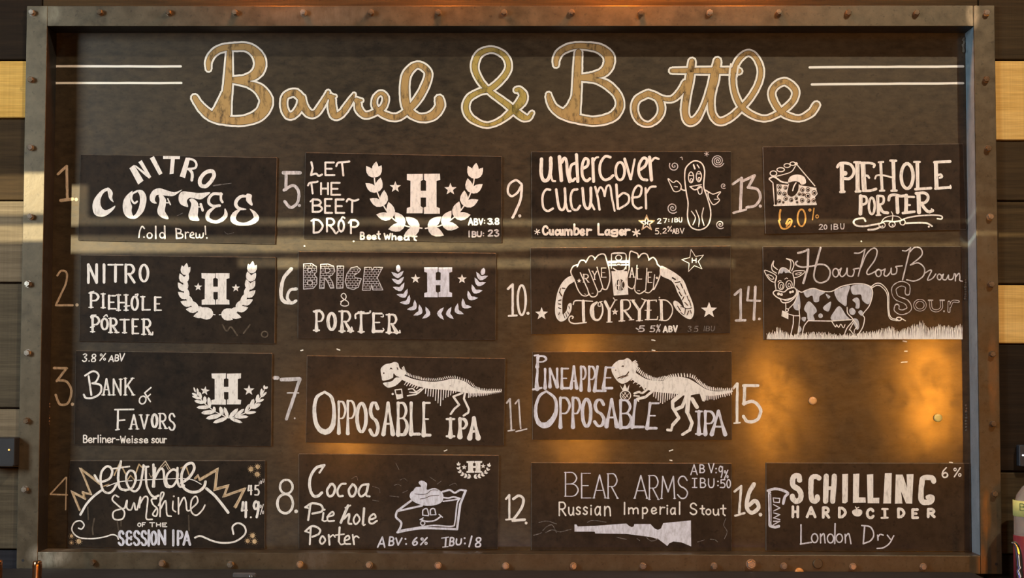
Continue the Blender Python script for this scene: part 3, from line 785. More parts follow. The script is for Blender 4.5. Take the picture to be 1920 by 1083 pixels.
PQ = M['plaque']

# 1
F = (140, 280, 6)
D = plaque('dark steel plaque beside chalk numeral 1, arched capitals above a row of ornate white letters', [(151, 289), (519.5, 295), (516, 457.5), (146, 450.5)])
D('lettering', 'white', F, '''
f 617,212 668,172 775,350 715,395|f 664,178 690,180 850,300 835,325 800,300|f 717,143 755,120 862,308 838,328
f 845,100 892,75 988,268 950,290|f 995,73 1185,77 1182,108 995,106|f 1083,100 1128,100 1112,272 1068,278
f 1250,92 1300,93 1242,322 1182,303|s 25 1275,105 1340,120 1370,165 1350,210 1265,220|s 32 1288,220 1322,270 1318,345
S 43 1545,245 1470,262 1412,335 1415,398 1470,415 1528,365 1568,290''', 1)
D('lettering', 'white', F, '''
g 370,432 300,462 225,550 200,640 225,730 300,757 370,735 440,672 455,632 400,665 340,682 298,640 292,560 325,490 375,458
g 368,430 375,500 395,560 438,594 422,545 428,490 405,448
g 650,465 570,535 540,630 560,730 620,776 690,775 655,740 640,690 645,640 628,590 630,530
g 695,460 765,462 805,530 800,620 765,710 690,776 640,770 690,720 725,640 735,560 725,500
s 22 700,470 650,500 640,560 672,605 702,585
g 845,560 850,510 890,455 960,437 1060,468 1130,480 1210,452 1150,500 1100,525 1010,518 930,510 905,545 905,580 925,605 895,608 862,590
g 945,515 985,512 1025,560 1025,620 1015,690 1042,740 1056,778 1030,783 980,765 940,730 930,680 950,610 955,560
l 13 1020,600 1060,600|l 15 1048,555 1077,620
g 1170,570 1175,510 1215,472 1290,478 1400,490 1525,483 1460,540 1410,562 1340,548 1290,545 1262,580 1277,645 1240,640 1192,615
g 1290,565 1330,552 1385,600 1390,680 1385,750 1403,797 1355,803 1300,790 1280,740 1300,670 1312,610|l 13 1385,645 1425,648|l 28 1418,615 1440,685
s 32 1652,502 1560,500 1512,550 1512,605 1560,637 1630,632|s 28 1645,495 1645,560 1662,592
v 1575,650,22 1505,710,42 1500,780,44 1580,815,34 1655,790,44 1700,735,44 1692,670,12''', 1)
D('lettering', 'white', (350, 310, 10.667), '''
v 1230,615,50 1090,620,60 1000,700,70 985,790,70 1050,860,60 1180,875,26|g 1205,565 1300,590 1295,680 1320,780 1290,800 1200,720 1190,650
v 1060,880,40 960,970,90 930,1080,110 1010,1155,80 1150,1175,60 1290,1140,90 1390,1060,110 1350,950,70 1265,870,14''', 1)
D('lettering', 'cream', F, '''
s 15 785,890 758,865 732,920 722,990|d 8 780,985|e 15 843,968 28,30|l 18 912,865 912,1000|e 14 985,965 27,30|l 18 1012,862 1015,1000
l 18 1140,890 1148,1000|s 14 1140,890 1192,902 1190,935 1150,942|s 15 1150,942 1212,955 1208,990 1148,1000|l 14 1245,930 1248,1000|s 12 1248,950 1265,930 1285,935
s 13 1300,970 1340,955 1325,930 1302,950 1302,985 1345,995|s 14 1365,940 1370,990 1400,985 1405,950 1410,990 1440,985 1448,940|l 14 1468,862 1475,955|d 9 1487,995''', 1)
D('chalk_smudge', 'dim', F, 'l 14 1560,408 1640,395|l 7 1640,395 1760,380|s 4 1150,745 1175,735 1215,715|s 4 1680,920 1720,950 1790,935', 1)

# 2
F = (140, 470, 5.0526)
D = plaque('dark steel plaque beside chalk numeral 2, white letters left and a leaf wreath right', [(151, 477.5), (517, 482), (515, 644), (148, 639.5)])
D('lettering', 'white', F, 'T 26 b N=130,130,208,300 I=258,130,298,298 T=318,132,455,290 R=485,132,565,298 O=618,132,695,290', 1)
D('lettering', 'white', F, 'T 23 bz P=155,400,225,535 I=250,408,290,538 E=325,425,390,548 H=415,418,487,562 O=540,432,598,560 L=645,435,715,558 E=762,440,820,562|s 14 150,410 145,395 180,385|s 13 575,415 600,410 585,440|l 12 470,525 520,520', 1)
D('lettering', 'white', F, 'T 23 bz P=170,622,232,765 O=255,640,312,745 R=340,640,400,772 T=430,652,515,775 E=550,648,605,782 R=655,648,720,790|s 13 155,635 160,612 200,608|s 12 275,625 300,605 310,622|s 14 715,780 735,795 740,770|l 14 150,725 185,715', 1)
D('wreath_drawing', 'white', F, None, 1, lambda k: (k.wreath([(1330, 605), (1200, 580), (1100, 510), (1045, 410), (1035, 290), (1062, 115)], 8, 125, 62, .42), k.wreath([(1370, 605), (1480, 595), (1575, 525), (1640, 420), (1662, 300), (1688, 95)], 8, 125, 62, .42)))
D('letter_drawing', 'white', F, 'H 1203,212,1466,508', 1)
D('star_drawing', 'white', F, 'x 40 1170,342|x 40 1527,352', 1)
D('chalk_smudge', 'smudge', F, 's 14 1400,700 1440,760 1480,720 1540,800|s 14 1600,780 1660,700|e 12 1800,790 30,28', 1)

# 3
F = A9
D = plaque('dark steel plaque beside chalk numeral 3, slanted white words, sprig wreath under a block letter', [(142, 657), (510.5, 662), (508.5, 836), (139, 833)])
D('lettering', 'white', F, 'T 9 / 3=618,492,648,550 8=683,495,716,550 %=745,490,790,542 A=815,505,850,550 B=862,500,888,545 V=893,490,928,545|d 5 668,546', 1)
D('lettering', 'white', F, 's 14 638,655 700,622 740,650 720,700 692,712|l 15 665,660 685,800|s 15 692,712 755,728 752,785 700,820 645,822 628,798|T 14 bz A=775,680,822,800 N=852,682,905,800 K=940,675,1000,800', 1)
D('lettering', 'white', F, 'e 11 1070,838 24,30 .4|l 11 1085,785 1128,850|l 11 1085,785 1132,745|l 10 1102,818 1128,795', 1)
D('lettering', 'white', F, 'l 15 885,915 882,1058|l 12 862,910 1002,908|l 12 885,992 935,988|l 10 868,1062 895,1058|T 14 bz A=978,950,1030,1055 V=1055,950,1108,1052|T 20 b O=1140,945,1178,1042|T 14 bz R=1200,940,1245,1050|T 15 b S=1268,940,1312,1062', 1)
D('lettering', 'cream', (0, 810, 3.967), 'W 9 620,22,745,76 Ber|W 9 742,24,858,76 lin|W 9 790,26,885,80 er-|W 9 895,30,1100,78 Weisse|W 10 1125,24,1238,78 sour' if 0 else 'W 9 622,22,885,76 Berliner-|W 9 897,30,1100,78 Weisse|W 9 1128,26,1238,78 sour', 1)
F = (340, 680, 9.022)
D('letter_drawing', 'white', F, 'H 512,180,1008,702', 1)
D('star_drawing', 'white', F, 'x 95 1145,462|x 80 400,472 0 .15', 1)
def sprig(k):
    for a, b, w in [((790, 930), (725, 745), 55), ((700, 890), (655, 735), 62), ((785, 925), (535, 1012), 60), ((680, 880), (415, 940), 68), ((575, 825), (335, 845), 66), ((565, 830), (550, 735), 44), ((485, 765), (460, 575), 56), ((480, 750), (258, 752), 56), ((390, 680), (220, 640), 50), ((400, 690), (395, 560), 54), ((330, 610), (180, 560), 40), ((335, 615), (305, 490), 44), ((275, 555), (178, 512), 36), ((290, 560), (268, 425), 36), ((240, 500), (210, 410), 24),
        ((805, 930), (960, 770), 62), ((815, 935), (1035, 1012), 48), ((895, 920), (1065, 775), 52), ((900, 920), (1138, 908), 48), ((1075, 850), (1152, 692), 48), ((1080, 850), (1268, 830), 42), ((1170, 775), (1225, 605), 62), ((1180, 770), (1342, 690), 60), ((1275, 670), (1302, 528), 54), ((1280, 665), (1400, 612), 38), ((1350, 580), (1360, 432), 42), ((1355, 580), (1445, 490), 32), ((1410, 450), (1400, 375), 34), ((1420, 440), (1462, 400), 34)]:
        k.leaf(a, b, w * 1.15, .12)
    k.run('s 16 790,930 690,880 575,825 480,755 390,680 300,580|s 16 800,930 900,915 1080,845 1180,765 1280,660 1350,570 1400,460')
D('wreath_drawing', 'white', F, None, 1, sprig)

# 4
F = (125, 855, 5.0526)
D = plaque('dark steel plaque beside chalk numeral 4, golden jagged sun rays behind looping white script', [(131, 863), (497, 863), (496.5, 1028), (126, 1025)])
D('sun_drawing', 'sungold', F, 'l 22 122,505 52,338 175,400|l 20 150,345 230,358 135,120|l 24 135,120 330,270|l 22 165,395 160,340|l 18 1215,212 1245,185 1262,222|l 26 1262,222 1425,125|l 24 1425,125 1405,312|l 22 1405,312 1528,278 1490,378|l 24 1490,378 1685,308|l 26 1685,308 1600,480|l 13 450,180 505,62 560,170|l 13 645,190 685,75 740,130|l 12 1082,110 1130,92 1165,190|l 9 580,220 605,180 640,220|l 12 330,290 400,265', 1, label='gold chalk sun rays')
D('sun_outline', 'tan', F, 'l 6 125,518 38,322 180,412|l 6 145,330 240,366 118,108 335,280|l 5 1210,205 1245,170 1262,232 1438,108 1418,298 1540,266 1500,364 1700,298 1600,490|l 5 1245,185 1265,215 1415,138 1392,328 1518,292 1476,388 1675,322 1582,480|l 9 868,125 935,45 980,120|l 6 885,130 935,75 965,130|l 5 780,160 800,200 830,150', 2)
D('scroll_drawing', 'white', F, 's 22 130,552 190,450 260,375 330,322|s 9 380,285 500,242 620,230|s 8 640,228 700,225 900,216 1110,211 1200,225 1275,265|s 26 1325,305 1400,370 1460,440 1530,532', 2)
D('lettering', 'cream', F, '''
s 22 265,180 310,240 400,215 432,150 415,105 375,98 330,150 322,240 345,320 395,348 440,320 475,260
s 24 515,48 495,130 488,220 505,300 560,322|l 15 440,117 595,96
s 21 560,320 620,300 655,220 640,150 595,138 565,190 580,280 640,332 690,290 715,180 728,85|s 19 728,85 745,100 775,98
s 21 750,100 755,260 790,350 830,385 870,372|l 23 822,78 828,285|l 24 838,110 818,285|s 22 832,210 880,125 915,130 925,220 940,280 975,292
S 21 1005,125 950,180 950,260 1000,285 1045,220 1050,150|s 22 1050,110 1048,220 1070,285 1110,275
s 26 1085,255 1160,200 1208,120 1190,65 1130,85 1090,170 1100,280 1160,332 1240,335 1300,290 1315,240''', 3, rough=.05)
D('lettering', 'cream', F, '''
s 15 492,385 455,368 432,410 480,460 545,520 535,585 480,602 440,580 450,520 550,490|s 15 550,490 572,415 570,490 610,505 638,440 650,500 665,505
s 15 668,505 700,380 690,485|s 15 695,450 735,385 768,395 760,500 755,590 810,597|s 15 850,400 805,408 818,455 860,500 850,565 815,550 845,500
s 15 870,465 922,355 890,362 885,570|s 15 888,500 938,420 950,550 990,568|s 14 1008,425 1005,500 1032,525|d 9 1015,378|l 15 1058,392 1060,545
s 15 1062,480 1108,390 1130,430 1140,510 1178,510|s 15 1175,500 1240,435 1225,378 1182,420 1180,520 1228,558 1285,510 1310,462''', 3)
D('lettering', 'white', F, 'T 10 - O=674,632,703,664 F=717,628,745,664 T=787,628,833,666 H=852,632,888,664 E=907,632,948,666', 3)
D('lettering', 'lilac', F, 'T 24 b S=495,708,540,840 C=568,708,612,775 C=568,772,612,840 S=638,708,688,840 S=708,708,756,840 I=772,702,784,845 O=802,712,848,838 N=872,702,932,832 I=1002,702,1018,842 P=1055,708,1095,838 A=1108,715,1168,836', 3)
D('scroll_drawing', 'white', F, 's 13 112,680 142,688 165,650 130,610 72,630 50,700 110,765 230,780 350,765 430,742 475,755 490,785|s 17 1215,770 1270,755 1380,800 1480,820 1600,805 1690,735 1685,665 1625,632 1572,665 1580,735', 2)
def blooms(k):
    for x, y, r in ((1745, 120, 24), (1810, 98, 22), (1805, 170, 23), (1760, 750, 23), (1716, 800, 20), (1780, 806, 22), (115, 805, 24), (46, 755, 16), (45, 818, 12)):
        k.dot((x, y), r)
        for i in range(11): a = i * .5712; k.dot((x + math.cos(a) * (r + 9), y + math.sin(a) * (r + 9)), 2.6, 6)
D('bloom_drawing', 'sungold', F, None, 2, blooms, label='gold chalk dots')
D('lettering', 'white', F, 'T 17 b 4=1718,278,1758,360 5=1782,275,1822,368|T 5 - I=1820,242,1828,268 B=1836,232,1848,258 U=1856,215,1870,245|T 24 b 4=1658,435,1712,575 9=1772,425,1820,575|d 9 1745,577|T 8 - %=1832,455,1866,550', 2)
D('water_run', 'smudge', F, 'l 12 200,480 205,600|s 14 262,590 245,680 250,740|l 12 480,620 490,700|l 10 515,610 515,660|l 12 1155,560 1160,700', 0, label='dark drip streaks')

# 5
F = (480, 270, 4)
D = plaque('dark steel plaque beside chalk numeral 5, four short brush-lettered lines and broad leaf wreath', [(572.5, 285.5), (941, 293), (940.5, 455), (569, 447.5)])
D('lettering', 'white', F, '''
l 15 415,135 425,180 412,232|s 15 412,232 450,222 470,238 495,228|T 14 - E=520,138,588,232|l 15 645,140 655,235|s 15 602,165 615,140 660,135 700,130
l 14 415,290 425,370|s 14 390,310 405,290 450,285 462,280|T 14 - H=488,292,540,375 E=565,290,632,380
T 15 - B=425,415,495,508 E=518,412,570,515 E=598,415,662,515|s 15 680,430 695,412 735,425 768,415|l 15 722,425 720,510|l 12 408,430 430,412
T 15 - D=432,565,500,665 R=532,558,590,655 O=618,570,660,655 P=712,570,768,668|l 12 415,575 435,562|s 12 585,655 600,670 615,655|s 12 640,560 650,545 665,555|l 12 695,590 715,568''', 1)
D('lettering', 'cream', F, 'T 12 - B=785,662,812,712 e=835,682,860,712 e=872,684,900,712 t=908,655,932,712 W=962,670,1008,712 h=1022,672,1050,715 e=1065,692,1095,718 a=1112,692,1148,718 t=1172,678,1205,722', 1)
D('lettering', 'white', F, 'T 11 - A=1595,556,1625,605 B=1638,560,1662,605 V=1672,560,1700,603 3=1740,558,1772,600 8=1793,557,1822,600|d 5 1714,572 1714,592 1780,600', 1)
D('lettering', 'grey', F, 'T 11 - I=1595,652,1603,695 B=1622,656,1650,695 U=1660,656,1690,692 2=1742,645,1775,688 3=1790,642,1820,690|d 5 1706,668 1706,686', 1)
D('wreath_drawing', 'white', F, None, 1, lambda k: (k.wreath([(1245, 630), (1130, 615), (1030, 560), (950, 450), (900, 330), (888, 230), (902, 130)], 6, 138, 68, .55), k.wreath([(1270, 632), (1380, 612), (1490, 545), (1575, 440), (1625, 320), (1640, 230), (1652, 140)], 6, 138, 68, .55)))
D('letter_drawing', 'white', F, 'H 1130,222,1380,520', 1)
D('star_drawing', 'white', F, 'x 44 1045,322|x 48 1458,338', 1)

# 6
F = (550, 460, 4.8)
D = plaque('brown-lit steel plaque beside chalk numeral 6, brick-patterned capitals and a chevron leaf wreath', [(559, 471), (930, 474), (929, 637), (558, 634)])
def brk(k):
    for lp in ([[(92, 166), (165, 162), (208, 190), (210, 235), (188, 262), (212, 292), (212, 345), (180, 385), (92, 392)], [(132, 205), (160, 205), (168, 222), (150, 240), (132, 238)], [(130, 318), (165, 318), (175, 338), (155, 356), (130, 352)]],
               [[(246, 170), (310, 166), (362, 185), (374, 230), (350, 265), (322, 278), (352, 330), (366, 382), (335, 385), (305, 320), (282, 292), (276, 385), (236, 386)], [(288, 205), (322, 208), (334, 228), (312, 245), (288, 242)]],
               [[(395, 185), (453, 185), (446, 382), (390, 386)]],
               [[(605, 215), (575, 190), (520, 200), (482, 255), (467, 325), (485, 380), (540, 397), (585, 375), (612, 298), (556, 290), (546, 268), (590, 240)]],
               [[(642, 196), (700, 196), (712, 222), (726, 196), (803, 196), (755, 290), (806, 400), (716, 400), (706, 358), (692, 402), (622, 402)]]):
        k.bricks(lp, 21, 32, 3.6, 7.5)
D('lettering', 'grey', F, None, 1, brk, label='brick-patterned chalk capitals')
D('lettering', 'white', F, 's 8 425,505 470,478 472,445 450,430 430,452 448,478 490,505 495,535 460,545 428,532 435,505 470,480', 1)
D('lettering', 'white', F, 'T 30 fz P=208,592,270,762|T 30 b O=312,608,378,758|T 30 fz R=438,592,515,770 T=610,600,610,775 E=722,612,800,772 R=862,622,930,782|s 13 188,600 200,585 240,582|s 16 560,655 560,620 600,605 640,610 685,605 692,590|s 13 515,765 530,760 525,735|s 12 935,775 960,785 958,765|s 10 790,640 810,640 808,622|s 10 795,775 815,760 808,745', 1)
D('letter_drawing', 'lilac', F, 'H 1178,196,1430,464', 1)
D('star_drawing', 'white', F, 'x 44 1100,300|x 44 1518,302', 1)
D('wreath_drawing', 'lilac', F, None, 1, lambda k: (k.leaf((945, 240), (943, 172), 42, .1), k.leaf((1698, 268), (1715, 202), 42, .1), k.chevrons([(940, 262), (945, 318), (958, 380), (992, 440), (1020, 500), (1080, 550), (1132, 592), (1202, 612)][:], 56, 32), k.chevrons([(1690, 282), (1672, 335), (1640, 402), (1600, 462), (1545, 535), (1482, 582), (1405, 612), (1325, 612)], 56, 32)), label='pale chevron wreath')

# 7
F = (570, 660, 5.0526)
def dino_ribs(xs, y0, Ls, w):
    def f(k):
        for x, L in zip(xs, Ls): k.ribbon([(x, y0), (x - 3, y0 + L * .6), (x - 6, y0 + L)], [w, w * .9, w * .8])
    return f
D = plaque('brown-lit steel plaque beside chalk numeral 7, white long-tailed dinosaur skeleton above tall capitals', [(575.5, 666), (947.5, 671.5), (944.5, 835), (573, 829)])
D('lettering', 'white', F, 'v 195,375,22 120,430,32 98,560,36 125,700,42 200,755,52 270,700,46 285,560,34 262,430,30 195,375,22|T 30 f P=330,468,392,765 P=415,462,482,768|T 34 b O=502,482,588,755 S=625,478,705,785|T 36 f A=752,480,842,775 B=892,480,978,780 L=1015,480,1095,775 E=1135,480,1195,785', 1)
D('lettering', 'white', F, 'T 42 fz I=1385,632,1391,795|T 42 f P=1478,632,1540,800 A=1570,622,1650,812', 1)
D('skeleton_drawing', 'white', F, '''
g 728,195 730,150 770,115 820,105 860,92 892,106 908,150 960,190 945,225 880,228 850,200 845,242 790,262 745,268 735,232
g 752,290 830,275 870,240 930,250 900,290 860,320 800,335 765,315
g 870,200 960,225 1040,255 1150,275 1250,278 1330,266 1400,250 1470,258 1540,285 1600,330 1700,362 1872,366 1750,388 1640,388 1560,388 1480,376 1380,362 1280,352 1180,345 1080,322 1000,292 930,260
l 13 1140,335 1085,385 1060,400 980,412|s 12 1110,345 1062,372 1030,345 990,350|l 11 1085,385 1000,378
l 20 1500,385 1415,420 1470,498 1425,535 1390,585|l 20 1525,390 1515,440 1562,540 1555,572 1512,600
L 10 862,357 924,350 934,430 882,442|f 868,395 900,400 930,392 934,430 882,442|d 11 840,395''', 1,
  lambda k: (k.spikes([(930, 150), (962, 205), (1060, 245), (1170, 265), (1290, 262), (1410, 240), (1550, 282), (1640, 345), (1750, 362), (1870, 364)], 62, 22, 14, 7, -1, .3),
             k.spikes([(1562, 385), (1700, 385), (1865, 368)], 19, 38, 10, 8, 1, .1), k.spikes([(975, 275), (1080, 325)], 6, 40, 22, 9, 1, .2),
             dino_ribs(range(1155, 1460, 24), 345, [45, 70, 70, 75, 110, 135, 160, 105, 85, 75, 60, 42, 35], 10)(k)))
D('skull_gap', PQ, F, 'f 808,165 822,143 845,162 822,158|d 8 756,198|s 14 755,278 800,270 848,245|l 8 848,245 850,205|l 8 882,145 890,165|d 4 1385,318', 3)

# 8
F = (560, 850, 5.0526)
D = plaque('dark steel plaque beside chalk numeral 8, smiling pie slice with whipped cream on top', [(560, 850), (935.5, 853), (933.5, 1029), (560, 1028)])
D('lettering', 'white', F, '''
s 27 240,112 165,135 112,220 105,320 135,395 180,402 220,370|l 19 245,108 197,180|s 23 305,288 270,345 285,400 325,390 345,330 325,290 300,290|s 20 445,285 400,292 367,350 380,400 418,400
s 22 510,290 475,345 490,400 525,395 545,335 525,295|s 20 658,290 600,300 567,360 590,405 640,370 662,290|s 18 655,300 640,390 672,405''', 1)
D('lettering', 'white', F, '''
l 20 112,480 90,628|s 20 62,508 130,470 215,490 220,545 130,568|l 14 62,508 110,520|l 18 235,562 225,630|s 14 225,630 245,640 262,635|d 10 245,530|s 17 270,600 330,580 320,550 278,590 278,635 335,635
l 25 468,492 400,652|l 15 490,490 442,512|s 19 430,615 480,570 470,655 500,665|S 17 550,575 520,625 540,668 578,625|l 22 620,518 608,665|s 12 605,665 615,680 630,670|s 18 670,625 728,605 712,572 675,600 670,650 700,662 742,635''', 1)
D('lettering', 'white', F, '''
l 18 115,692 105,858|s 19 62,735 130,685 200,715 190,760 128,788|l 14 62,735 108,750|S 17 225,780 200,825 220,855 252,820|l 18 285,770 292,862|s 14 292,795 325,770 345,790|l 20 388,698 380,830|s 14 380,830 400,860 440,850|l 14 350,772 430,762
s 16 440,822 480,805 470,775 438,800 440,850 490,855|l 18 512,770 525,858|s 14 522,800 545,780 570,795''', 1)
D('lettering', 'lilac', F, 'T 15 / A=748,790,815,885 B=855,790,898,868 V=915,800,970,865 6=1078,795,1122,865 %=1150,795,1215,862 B=1430,795,1468,870 U=1490,808,1535,862 8=1670,795,1722,882|d 9 1012,808 1018,855|l 16 1395,795 1390,880|l 10 1355,800 1420,790|l 10 1365,885 1415,880|d 9 1572,800 1575,850|l 16 1640,782 1615,880', 1)
D('pie_drawing', 'lilac', F, '''
g 1052,410 1062,368 1085,350 1110,318 1160,312 1135,275 1165,255 1215,282 1215,342 1290,325 1365,378 1358,455 1280,490 1180,490 1090,455
l 20 1065,445 935,542|l 18 935,545 1170,492|s 20 930,550 922,600 970,650 965,695 940,742|s 20 935,745 1050,722 1200,705 1500,716|s 14 955,728 1200,688 1300,680 1450,688 1480,650 1500,480 1520,432|l 22 1500,716 1530,480 1582,350
s 18 1360,362 1430,345 1478,370 1530,345 1585,350|s 15 1365,415 1420,420 1470,410 1528,425|l 14 1370,452 1520,430|s 12 1175,582 1178,535 1215,522 1232,578|s 12 1248,578 1250,530 1285,522 1300,575|l 9 1175,582 1230,588|l 9 1248,580 1300,578
s 14 1160,625 1220,642 1290,632 1342,598|l 11 1330,575 1362,602|e 11 1175,658 20,20|l 10 1150,625 1180,608''', 1)
D('drawing_gap', PQ, F, 's 5 1100,380 1150,385 1210,380 1260,345 1320,345|s 5 1150,430 1200,420 1250,400 1330,395', 3)
D('wreath_drawing', 'white', F, 'H 1590,70,1738,180|x 26 1568,128|x 26 1748,118', 1, lambda k: (k.wreath([(1635, 222), (1560, 200), (1520, 150), (1515, 75)], 6, 38, 20, .6), k.wreath([(1655, 222), (1730, 205), (1785, 160), (1810, 85)], 6, 38, 20, .6)))
D('chalk_smudge', 'dim', F, 's 4 500,240 545,215 560,250|s 4 700,310 760,330 770,370|s 5 905,300 940,290 970,305|s 4 960,250 1000,235 1030,260|s 4 985,370 1030,350|s 4 1240,220 1300,260|s 4 1310,290 1350,260|s 4 1430,300 1480,280 1500,300|s 4 860,400 950,410|s 4 700,440 760,450|s 6 920,90 940,130 950,150', 1, rough=.4)

# 9
F = (990, 280, 4.923)
D = plaque('dark steel plaque beside chalk numeral 9, smiling vegetable figure with spirals around it', [(996, 284), (1371, 283.5), (1371, 443), (997, 446.5)])
D('lettering', 'white', F, '''
s 33 125,90 122,220 145,285 185,275 208,200 210,80|s 20 210,230 225,285 250,292|l 34 290,68 308,285|s 28 310,120 335,80 355,110 365,220 385,298|s 25 440,125 398,150 385,240 405,290 435,270|l 29 447,48 460,295
s 26 500,180 548,150 555,100 525,85 500,150 505,250 540,290 572,270|l 28 597,85 605,295|s 18 605,110 625,78 648,72|s 25 760,72 712,65 668,130 665,220 700,278 750,270 785,240|e 24 850,200 42,82|l 26 892,88 948,272|l 19 985,92 950,272
s 26 1030,190 1082,150 1098,95 1065,80 1030,130 1022,210 1050,270 1098,282|l 30 1122,72 1140,282|s 20 1140,110 1170,78 1205,88''', 1)
D('lettering', 'white', F, '''
s 21 205,372 165,372 135,430 140,530 180,568 230,545|s 24 260,370 285,530 325,555 345,480 340,360|s 20 345,480 365,560 392,568|s 22 455,368 412,380 393,450 408,540 450,558 480,520|s 26 503,358 520,510 560,545 580,480 580,355|l 20 585,500 612,552
s 21 620,345 645,450 660,555|s 19 640,400 665,350 692,372 708,430|s 19 708,425 725,345 758,340 775,450 800,565|l 24 815,325 830,545|s 20 830,440 880,402 930,430 922,495 842,548|s 20 960,445 1030,430 1048,355 1010,335 970,400 968,500 1010,545 1048,535
l 20 1085,358 1090,545|s 20 1093,400 1130,348 1178,342''', 1)
D('lettering', 'cream', F, 'a 8 26 85,760|a 14 34 1000,768|T 20 - C=138,708,182,785 u=200,742,232,785 c=255,742,282,788 u=295,742,322,788 m=340,740,402,788 b=428,692,468,785 e=485,738,520,788 r=545,738,583,788 L=650,688,695,785 a=715,742,752,788 g=770,742,828,800 e=848,742,882,788 r=900,738,938,788', 1)
D('star_drawing', 'sungold', F, 'x 75 1095,680 9', 1, label='gold chalk star')
D('star_drawing', 'cream', F, 'x 58 1095,682 6|T 8 - H=1082,665,1105,692', 1)
D('lettering', 'white', F, 'T 8 - 2=1195,638,1228,682 7=1250,635,1280,675 B=1355,632,1383,668 U=1395,628,1420,670 5=1175,728,1208,780 2=1245,728,1278,772 %=1288,708,1328,758 A=1335,732,1360,775 B=1368,732,1393,775 V=1405,728,1440,775|d 5 1300,645 1300,662 1225,778|l 8 1333,635 1330,672', 1)
D('figure_drawing', 'white', F, '''
S 12 1446,250 1460,165 1530,107 1600,125 1630,200 1622,340 1650,430 1685,560 1678,660 1640,720 1570,742 1500,710 1472,620 1478,500 1462,400 1452,330
e 9 1505,258 24,50|e 9 1577,250 24,48|l 7 1485,240 1530,240|l 7 1555,225 1600,225|e 7 1508,282 10,14|e 7 1580,272 10,14|s 12 1495,342 1540,372 1600,345|l 9 1500,342 1600,325|S 8 1568,350 1602,345 1605,400 1582,412 1570,390
s 13 1458,378 1432,375 1410,362|S 9 1292,268 1340,305 1372,290 1412,330 1402,378 1352,388 1322,340|s 7 1350,340 1380,345|s 12 1628,370 1672,395|S 9 1670,395 1710,412 1778,390 1748,435 1768,470 1715,510 1680,470 1662,420|s 7 1720,460 1755,460
l 14 1528,142 1540,178|l 10 1562,142 1580,170|s 9 1510,570 1545,630 1522,695|s 9 1550,560 1580,640 1575,712|s 10 1620,540 1605,620 1625,702''', 1)
D('spiral_drawing', 'grey', F, 'p 48 1350,152 1.7 9 -2.6 -1|p 60 1752,105 3 8 .4|p 52 1335,540 2 9 .8|p 28 1805,335 1.4 7 .9|p 42 1775,692 1.8 9 .8|a 5 22 1648,42|s 7 1405,75 1420,72 1425,95', 1)

# 10
F = (1040, 460, 6.768)
D = plaque('dark steel plaque beside chalk numeral 10, two fists and arched tattooed arms around a bottle', [(994, 464), (1370, 460.5), (1369, 624), (996, 626)])
D('arm_drawing', 'white', F, '''g 215,385 130,430 60,530 18,670 5,830 25,920 80,965 150,930 208,830 215,745 190,730 165,760 150,825 112,870 98,850 97,700 122,590 180,500 245,455''', 1)
D('arm_drawing', 'white', F, '''g 1345,262 1430,290 1560,370 1640,450 1700,600 1755,740 1768,850 1730,932 1650,908 1550,820 1505,740 1520,700 1570,720 1640,790 1615,700 1560,600 1520,500 1470,440 1345,375''', 1)
D('tattoo_gap', PQ, F, '''
l 14 95,540 130,545|l 14 60,590 90,640|l 10 75,545 60,600|l 13 50,700 80,690|l 13 50,740 75,745|l 13 48,790 78,800|l 10 60,850 50,880|l 9 110,870 130,920|l 9 140,860 155,905|l 9 165,840 180,870|l 10 180,770 190,800
l 20 1495,410 1530,430|l 14 1530,470 1590,460|l 12 1545,510 1580,560|l 12 1600,480 1625,540|l 14 1580,590 1610,640|l 10 1640,560 1665,620|l 12 1640,650 1620,690|l 10 1680,640 1700,700|l 10 1650,720 1690,760|l 10 1710,700 1730,770|s 10 1600,770 1680,800 1740,790|l 12 1560,770 1600,830|l 10 1660,800 1650,870|l 12 1700,830 1680,880|l 10 1720,820 1735,860|l 10 1600,850 1640,880''', 3)
D('fist_drawing', 'cream', F, '''
s 16 225,400 205,330 235,265 290,245|s 16 285,270 325,195 370,188 398,212|s 16 395,215 435,145 475,130 510,165|s 16 505,178 560,118 630,112 658,180 690,300 700,430 670,535 645,560 600,545|s 14 600,550 580,580 545,590|s 14 548,585 535,630 500,652 460,645 430,600|s 14 430,625 395,640 345,628 295,560 250,440 222,380
l 14 325,345 420,560 432,612|l 13 432,300 545,578|l 13 537,275 612,538
s 16 945,310 955,90 1010,85 1055,110 1062,155|s 16 1062,155 1110,105 1170,112 1198,180|s 16 1195,185 1245,150 1285,185 1305,240|s 16 1305,240 1345,280 1345,335 1320,430 1265,548 1240,555|s 14 940,310 915,430 925,510 985,548 1020,500|s 14 1018,500 1020,575 1075,612 1145,575|s 12 1150,590 1195,600 1240,560
l 13 1045,250 1020,505|l 13 1170,290 1155,565|l 12 1268,370 1250,550|l 7 375,612 395,620|l 7 470,605 490,605|l 7 1050,572 1080,575|T 14 z R=370,365,430,465 E=595,285,655,402|T 14 z Y=478,325,535,430|x 30 310,447|T 15 z A=955,285,1005,402 L=1048,290,1105,425 E=1185,338,1235,468|x 22 1298,412''', 1, rough=.12)
D('bottle_drawing', 'white', F, '''
f 720,325 920,325 935,622 750,635|l 34 685,212 935,205|l 18 690,250 935,245|s 14 720,140 725,105 780,92 870,95 905,120 908,200|l 12 720,140 718,290|l 12 905,200 905,300|s 16 745,290 800,322 870,315 900,280|e 12 812,155 38,34|l 10 740,105 880,98''', 1)
D('bottle_gap', PQ, F, 'e 34 830,500 40,58|e 40 830,500 20,28|e 8 812,235 28,18|e 6 812,158 20,16', 3)
D('lettering', 'white', F, 'T 9 - H=785,455,808,555 B=818,430,840,585 C=852,450,885,545', 5)
